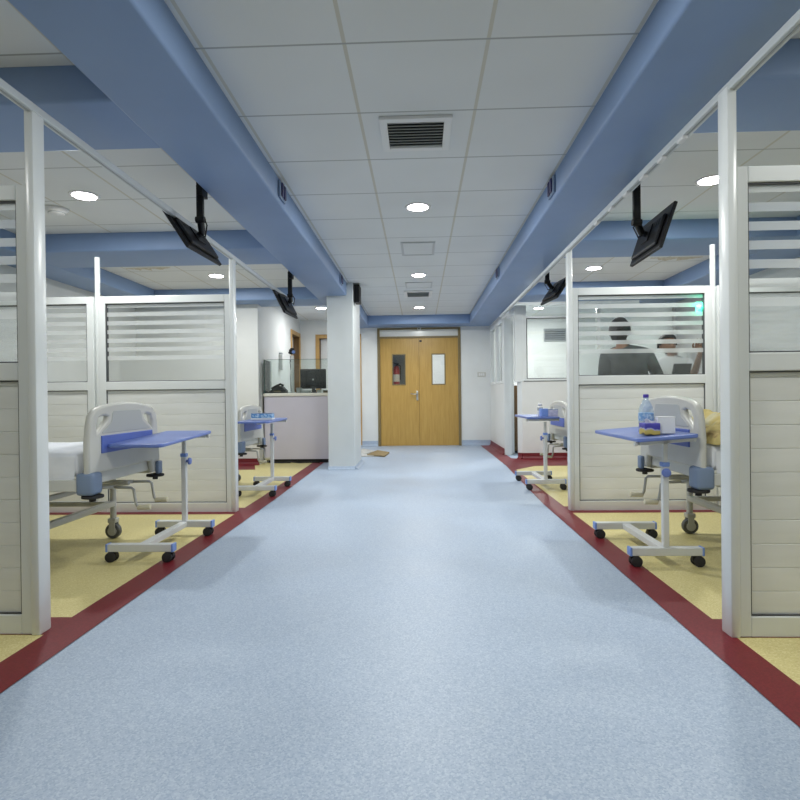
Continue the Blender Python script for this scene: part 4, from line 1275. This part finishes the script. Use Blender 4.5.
def make_person(label, loc, rz, height, arms, shirt_m, trouser_m, look=0.0, long_sleeve=True, lean=0.0, bulk=1.0, side=0.0):
    """local: facing -y, x to the person's left. arms: (shoulder->elbow, wrist) in local metres for left(+x), right(-x)"""
    H = height
    k = H / 1.72
    z = lambda v: v * k
    pelvis = (0, 0, z(0.95)); waist = (0, 0.0 - lean * 0.3, z(1.08)); chest = (side * 0.35, -lean * 0.7, z(1.27)); clav = (side * 0.65, -lean, z(1.42)); neck = (side * 0.85, -lean - 0.005, z(1.50)); skull = (side * 0.97, -lean - 0.02, z(1.56))
    V = [(pelvis, (0.112 * k, 0.082 * k)), (waist, (0.105 * k, 0.078 * k)), (chest, (0.118 * k, 0.082 * k)), (clav, (0.075 * k, 0.058 * k)), (neck, 0.053 * k), (skull, 0.06 * k)]
    E = [(0, 1), (1, 2), (2, 3), (3, 4), (4, 5)]
    chains_extra = []
    arm_pts = []
    for sx, (el, wr, curl) in zip((1, -1), arms):
        sh = (sx * 0.185 * k + side * 0.6, -lean, z(1.395))
        i = len(V)
        hc, palm0, palm1 = hand_chains(wr, el, curl)
        V += [(sh, 0.046 * k), (lerp(sh, el, 0.5), 0.045 * k), (el, 0.040 * k), (lerp(el, wr, 0.45), 0.037 * k), (wr, (0.027 * k, 0.024 * k)), (palm0, (0.036, 0.018)), (palm1, (0.037, 0.015))]
        E += [(3, i), (i, i + 1), (i + 1, i + 2), (i + 2, i + 3), (i + 3, i + 4), (i + 4, i + 5), (i + 5, i + 6)]
        chains_extra += hc
        arm_pts.append((sh, el, wr))
    for sx in (1, -1):
        i = len(V)
        hip = (sx * 0.095 * k, 0, z(0.88)); kn = (sx * 0.10 * k, -0.015, z(0.49)); an = (sx * 0.10 * k, 0.02, z(0.085)); toe = (sx * 0.115 * k, -0.15, z(0.035)); heel = (sx * 0.10 * k, 0.03, z(0.045))
        V += [(hip, 0.066 * k), (lerp(hip, kn, 0.5), 0.064 * k), (kn, 0.055 * k), (lerp(kn, an, 0.35), 0.053 * k), (an, 0.038 * k), (heel, 0.036 * k), (toe, (0.042 * k, 0.026 * k))]
        E += [(0, i), (i, i + 1), (i + 1, i + 2), (i + 2, i + 3), (i + 3, i + 4), (i + 4, i + 5), (i + 5, i + 6)]
    body = skin_obj('person', [{'v': V, 'e': E}] + chains_extra, M['skin'])
    # head with face merged into the same mesh
    hb = bmesh.new()
    bmesh.ops.create_uvsphere(hb, u_segments=32, v_segments=24, radius=1)
    hc_ = Vector((side, -lean - 0.025, z(1.612)))
    for v in hb.verts:
        c = v.co
        sx_ = 0.076; sy_ = 0.098; sz_ = 0.118
        jaw = max(0, -c.z)
        x = c.x * sx_ * (1 - 0.28 * jaw * jaw)
        y = c.y * sy_ * (1 - 0.12 * jaw)
        if c.y < 0 and c.z < 0:
            y -= 0.012 * jaw
        # eye sockets
        for ex in (-0.032, 0.032):
            dd = (x - ex) ** 2 / 0.016 ** 2 + (c.z * sz_ - 0.004) ** 2 / 0.012 ** 2
            if c.y < 0:
                y += 0.010 * math.exp(-dd)
        if c.y < 0:
            nz_ = c.z * sz_
            y -= 0.024 * math.exp(-(x / 0.011) ** 2) * math.exp(-((nz_ + 0.026) / 0.020) ** 2)
            y -= 0.006 * math.exp(-(x / 0.022) ** 2) * math.exp(-((nz_ + 0.064) / 0.008) ** 2)
            y -= 0.006 * math.exp(-(x / 0.02) ** 2) * math.exp(-((nz_ + 0.10) / 0.012) ** 2)
        v.co = Vector((x * k, y * k, c.z * sz_ * k))
    ears = bmesh.new()
    for sx in (-1, 1):
        e_ = bmesh.new()
        bmesh.ops.create_uvsphere(e_, u_segments=12, v_segments=10, radius=1)
        for v in e_.verts:
            v.co = Vector((sx * 0.078 + v.co.x * 0.010, 0.008 + v.co.y * 0.018, -0.012 + v.co.z * 0.030)) * k
        mm = bpy.data.meshes.new('e'); e_.to_mesh(mm); e_.free(); ears.from_mesh(mm); bpy.data.meshes.remove(mm)
    rot = Matrix.Translation(hc_) @ Matrix.Rotation(look, 4, 'Z')
    bm2 = bmesh.new(); bm2.from_mesh(body.data)
    for src in (hb, ears):
        src.transform(rot)
        mm = bpy.data.meshes.new('h'); src.to_mesh(mm); src.free(); bm2.from_mesh(mm); bpy.data.meshes.remove(mm)
    for f in bm2.faces:
        f.smooth = True
    bm2.to_mesh(body.data); bm2.free()
    # eyes are dark hair-material dots on the face
    eb = MB()
    for ex in (-0.032, 0.032):
        p = rot @ (Vector((ex, -0.088, 0.006)) * k)
        eb.lathe([(0.0, -0.006), (0.006, -0.004), (0.008, 0.0), (0.006, 0.004), (0.0, 0.006)], p, n=10)
    eb.build('eyes', M['hair'], body)
    # hair
    hr = bmesh.new()
    bmesh.ops.create_uvsphere(hr, u_segments=28, v_segments=20, radius=1)
    kill = [v for v in hr.verts if (v.co.y < -0.25 and v.co.z < 0.42 + 0.2 * (-v.co.y - 0.25)) or v.co.z < -0.90 or (v.co.z < -0.05 and v.co.y < 0.05) or (v.co.z < -0.30 and v.co.y < 0.40)]
    bmesh.ops.delete(hr, geom=kill, context='VERTS')
    for v in hr.verts:
        c = v.co.normalized()
        q = 1.0 + 0.03 * noise.noise(c * 6)
        v.co = Vector((c.x * 0.090 * q, c.y * 0.112 * q + 0.002, c.z * 0.130 * q)) * k
    hr.transform(rot)
    me = bpy.data.meshes.new('hair'); hr.to_mesh(me); hr.free()
    ho = obj_from_mesh('hair', me, M['hair'], body)
    sd = ho.modifiers.new('solid', 'SOLIDIFY'); sd.thickness = 0.012; sd.offset = 0.5
    # shirt
    g = 0.013
    SV = [((0, 0, z(0.86)), (0.172 * k, 0.128 * k)), ((0, 0, z(0.96)), (0.166 * k, 0.122 * k)), (waist, (0.155 * k * bulk, 0.115 * k)), (chest, (0.178 * k * bulk, 0.126 * k)), (clav, (0.148 * k * bulk, 0.102 * k)), ((side * 0.82, -lean - 0.004, z(1.49)), (0.074 * k, 0.070 * k))]
    SE = [(0, 1), (1, 2), (2, 3), (3, 4), (4, 5)]
    for (sh, el, wr) in arm_pts:
        i = len(SV)
        end = lerp(el, wr, 0.82) if long_sleeve else lerp(sh, el, 0.8)
        if long_sleeve:
            SV += [(sh, 0.092 * k), (lerp(sh, el, 0.5), 0.064 * k), (el, 0.055 * k), (lerp(el, wr, 0.45), 0.050 * k), (end, 0.042 * k)]
            SE += [(4, i), (i, i + 1), (i + 1, i + 2), (i + 2, i + 3), (i + 3, i + 4)]
        else:
            SV += [(sh, 0.092 * k), (lerp(sh, el, 0.45), 0.068 * k), (end, 0.066 * k)]
            SE += [(4, i), (i, i + 1), (i + 1, i + 2)]
    skin_obj('shirt', [{'v': SV, 'e': SE}], shirt_m, body)
    # trousers
    TV = [((0, 0, z(1.00)), (0.158 * k, 0.116 * k)), ((0, 0, z(0.90)), (0.172 * k, 0.124 * k))]
    TE = [(0, 1)]
    for sx in (1, -1):
        i = len(TV)
        TV += [((sx * 0.095 * k, 0, z(0.82)), 0.100 * k), ((sx * 0.10 * k, -0.01, z(0.49)), 0.073 * k), ((sx * 0.10 * k, 0.015, z(0.10)), 0.062 * k)]
        TE += [(1, i), (i, i + 1), (i + 1, i + 2)]
    skin_obj('trousers', [{'v': TV, 'e': TE}], trouser_m, body)
    for sx in (1, -1):
        b = MB()
        b.box(sx * 0.108 * k - 0.046, sx * 0.108 * k + 0.046, -0.205, 0.075, 0.0, 0.022, 0.008)
        b.box(sx * 0.108 * k - 0.044, sx * 0.108 * k + 0.044, -0.20, 0.07, 0.02, 0.085, 0.03, seg=4)
        b.build('shoe', M['black_soft'], body, smooth_angle=50)
    body.location = loc
    body.rotation_euler = (0, 0, rz)
    tag(body, label, 'person')
    return body

# man seen from behind (faces away), one arm reaching out towards the other person
make_person('person in dark shirt seen from behind through frosted glass, one arm reaching forward', (1.945, 5.25, 0), PI, 1.69,
            [((0.255, -0.02, 1.14), (0.17, -0.24, 1.09), (-0.6, -0.2, -1)), ((-0.275, -0.09, 1.16), (-0.34, -0.31, 1.12), (0.6, -0.2, -1))],
            M['dark_shirt'], M['trousers'], look=R(-25), bulk=1.25, side=0.085)
# second person faces the viewer, one forearm raised, a sheet in the other hand
make_person('person in pale clothes facing the viewer, one forearm raised, holding a sheet', (2.54, 5.86, 0), 0, 1.60,
            [((0.11, -0.24, 1.17), (0.135, -0.35, 1.39), (-0.3, -1, 0.2)), ((-0.25, -0.04, 1.09), (-0.10, -0.25, 1.07), (0.3, -0.3, -1))],
            M['white_coat'], M['trousers'], look=R(8), long_sleeve=False)
t = thing('clipboard', 'sheet on a board held by the person in pale clothes', 'clipboard', (2.49, 5.515, 1.19))
mt = Matrix.Rotation(R(-62), 4, 'X')
MB().box(-0.085, 0.085, -0.11, 0.11, -0.003, 0.0, mtx=mt).build('board', M['trousers'], t)
MB().box(-0.078, 0.078, -0.10, 0.10, 0.0, 0.002, mtx=mt).build('sheet', M['paper'], t)
MB().box(-0.03, 0.03, 0.085, 0.11, 0.0, 0.008, 0.002, mtx=mt).build('clip', M['steel'], t)

# ------------------------------------------------------------------ world, camera, colour
w = bpy.data.worlds.new('world'); scn.world = w; w.use_nodes = True
w.node_tree.nodes['Background'].inputs['Color'].default_value = (0.6, 0.66, 0.75, 1)
w.node_tree.nodes['Background'].inputs['Strength'].default_value = 0.05

cd = bpy.data.cameras.new('camera'); cam = bpy.data.objects.new('camera', cd); COL.objects.link(cam)
cd.sensor_fit = 'HORIZONTAL'; cd.sensor_width = 36.0; cd.lens = 36.0 * 560.0 / 800.0
cd.clip_start = 0.05
psi, p, r = R(2.05), R(-0.3), R(0.65)
fw = Vector((-math.sin(psi) * math.cos(p), math.cos(psi) * math.cos(p), math.sin(p)))
rt = Vector((math.cos(psi), math.sin(psi), 0)); up = rt.cross(fw)
rt2 = rt * math.cos(r) - up * math.sin(r); up2 = rt * math.sin(r) + up * math.cos(r)
cam.matrix_world = Matrix(((rt2.x, up2.x, -fw.x, 0), (rt2.y, up2.y, -fw.y, 0), (rt2.z, up2.z, -fw.z, 1.0), (0, 0, 0, 1)))
scn.camera = cam

scn.view_settings.view_transform = 'Standard'
scn.view_settings.look = 'None'
scn.view_settings.exposure = 0.0
scn.cycles.max_bounces = 10
scn.cycles.diffuse_bounces = 5
scn.cycles.transparent_max_bounces = 16
scn.cycles.sample_clamp_indirect = 4.0
scn.cycles.caustics_reflective = False
scn.cycles.caustics_refractive = False
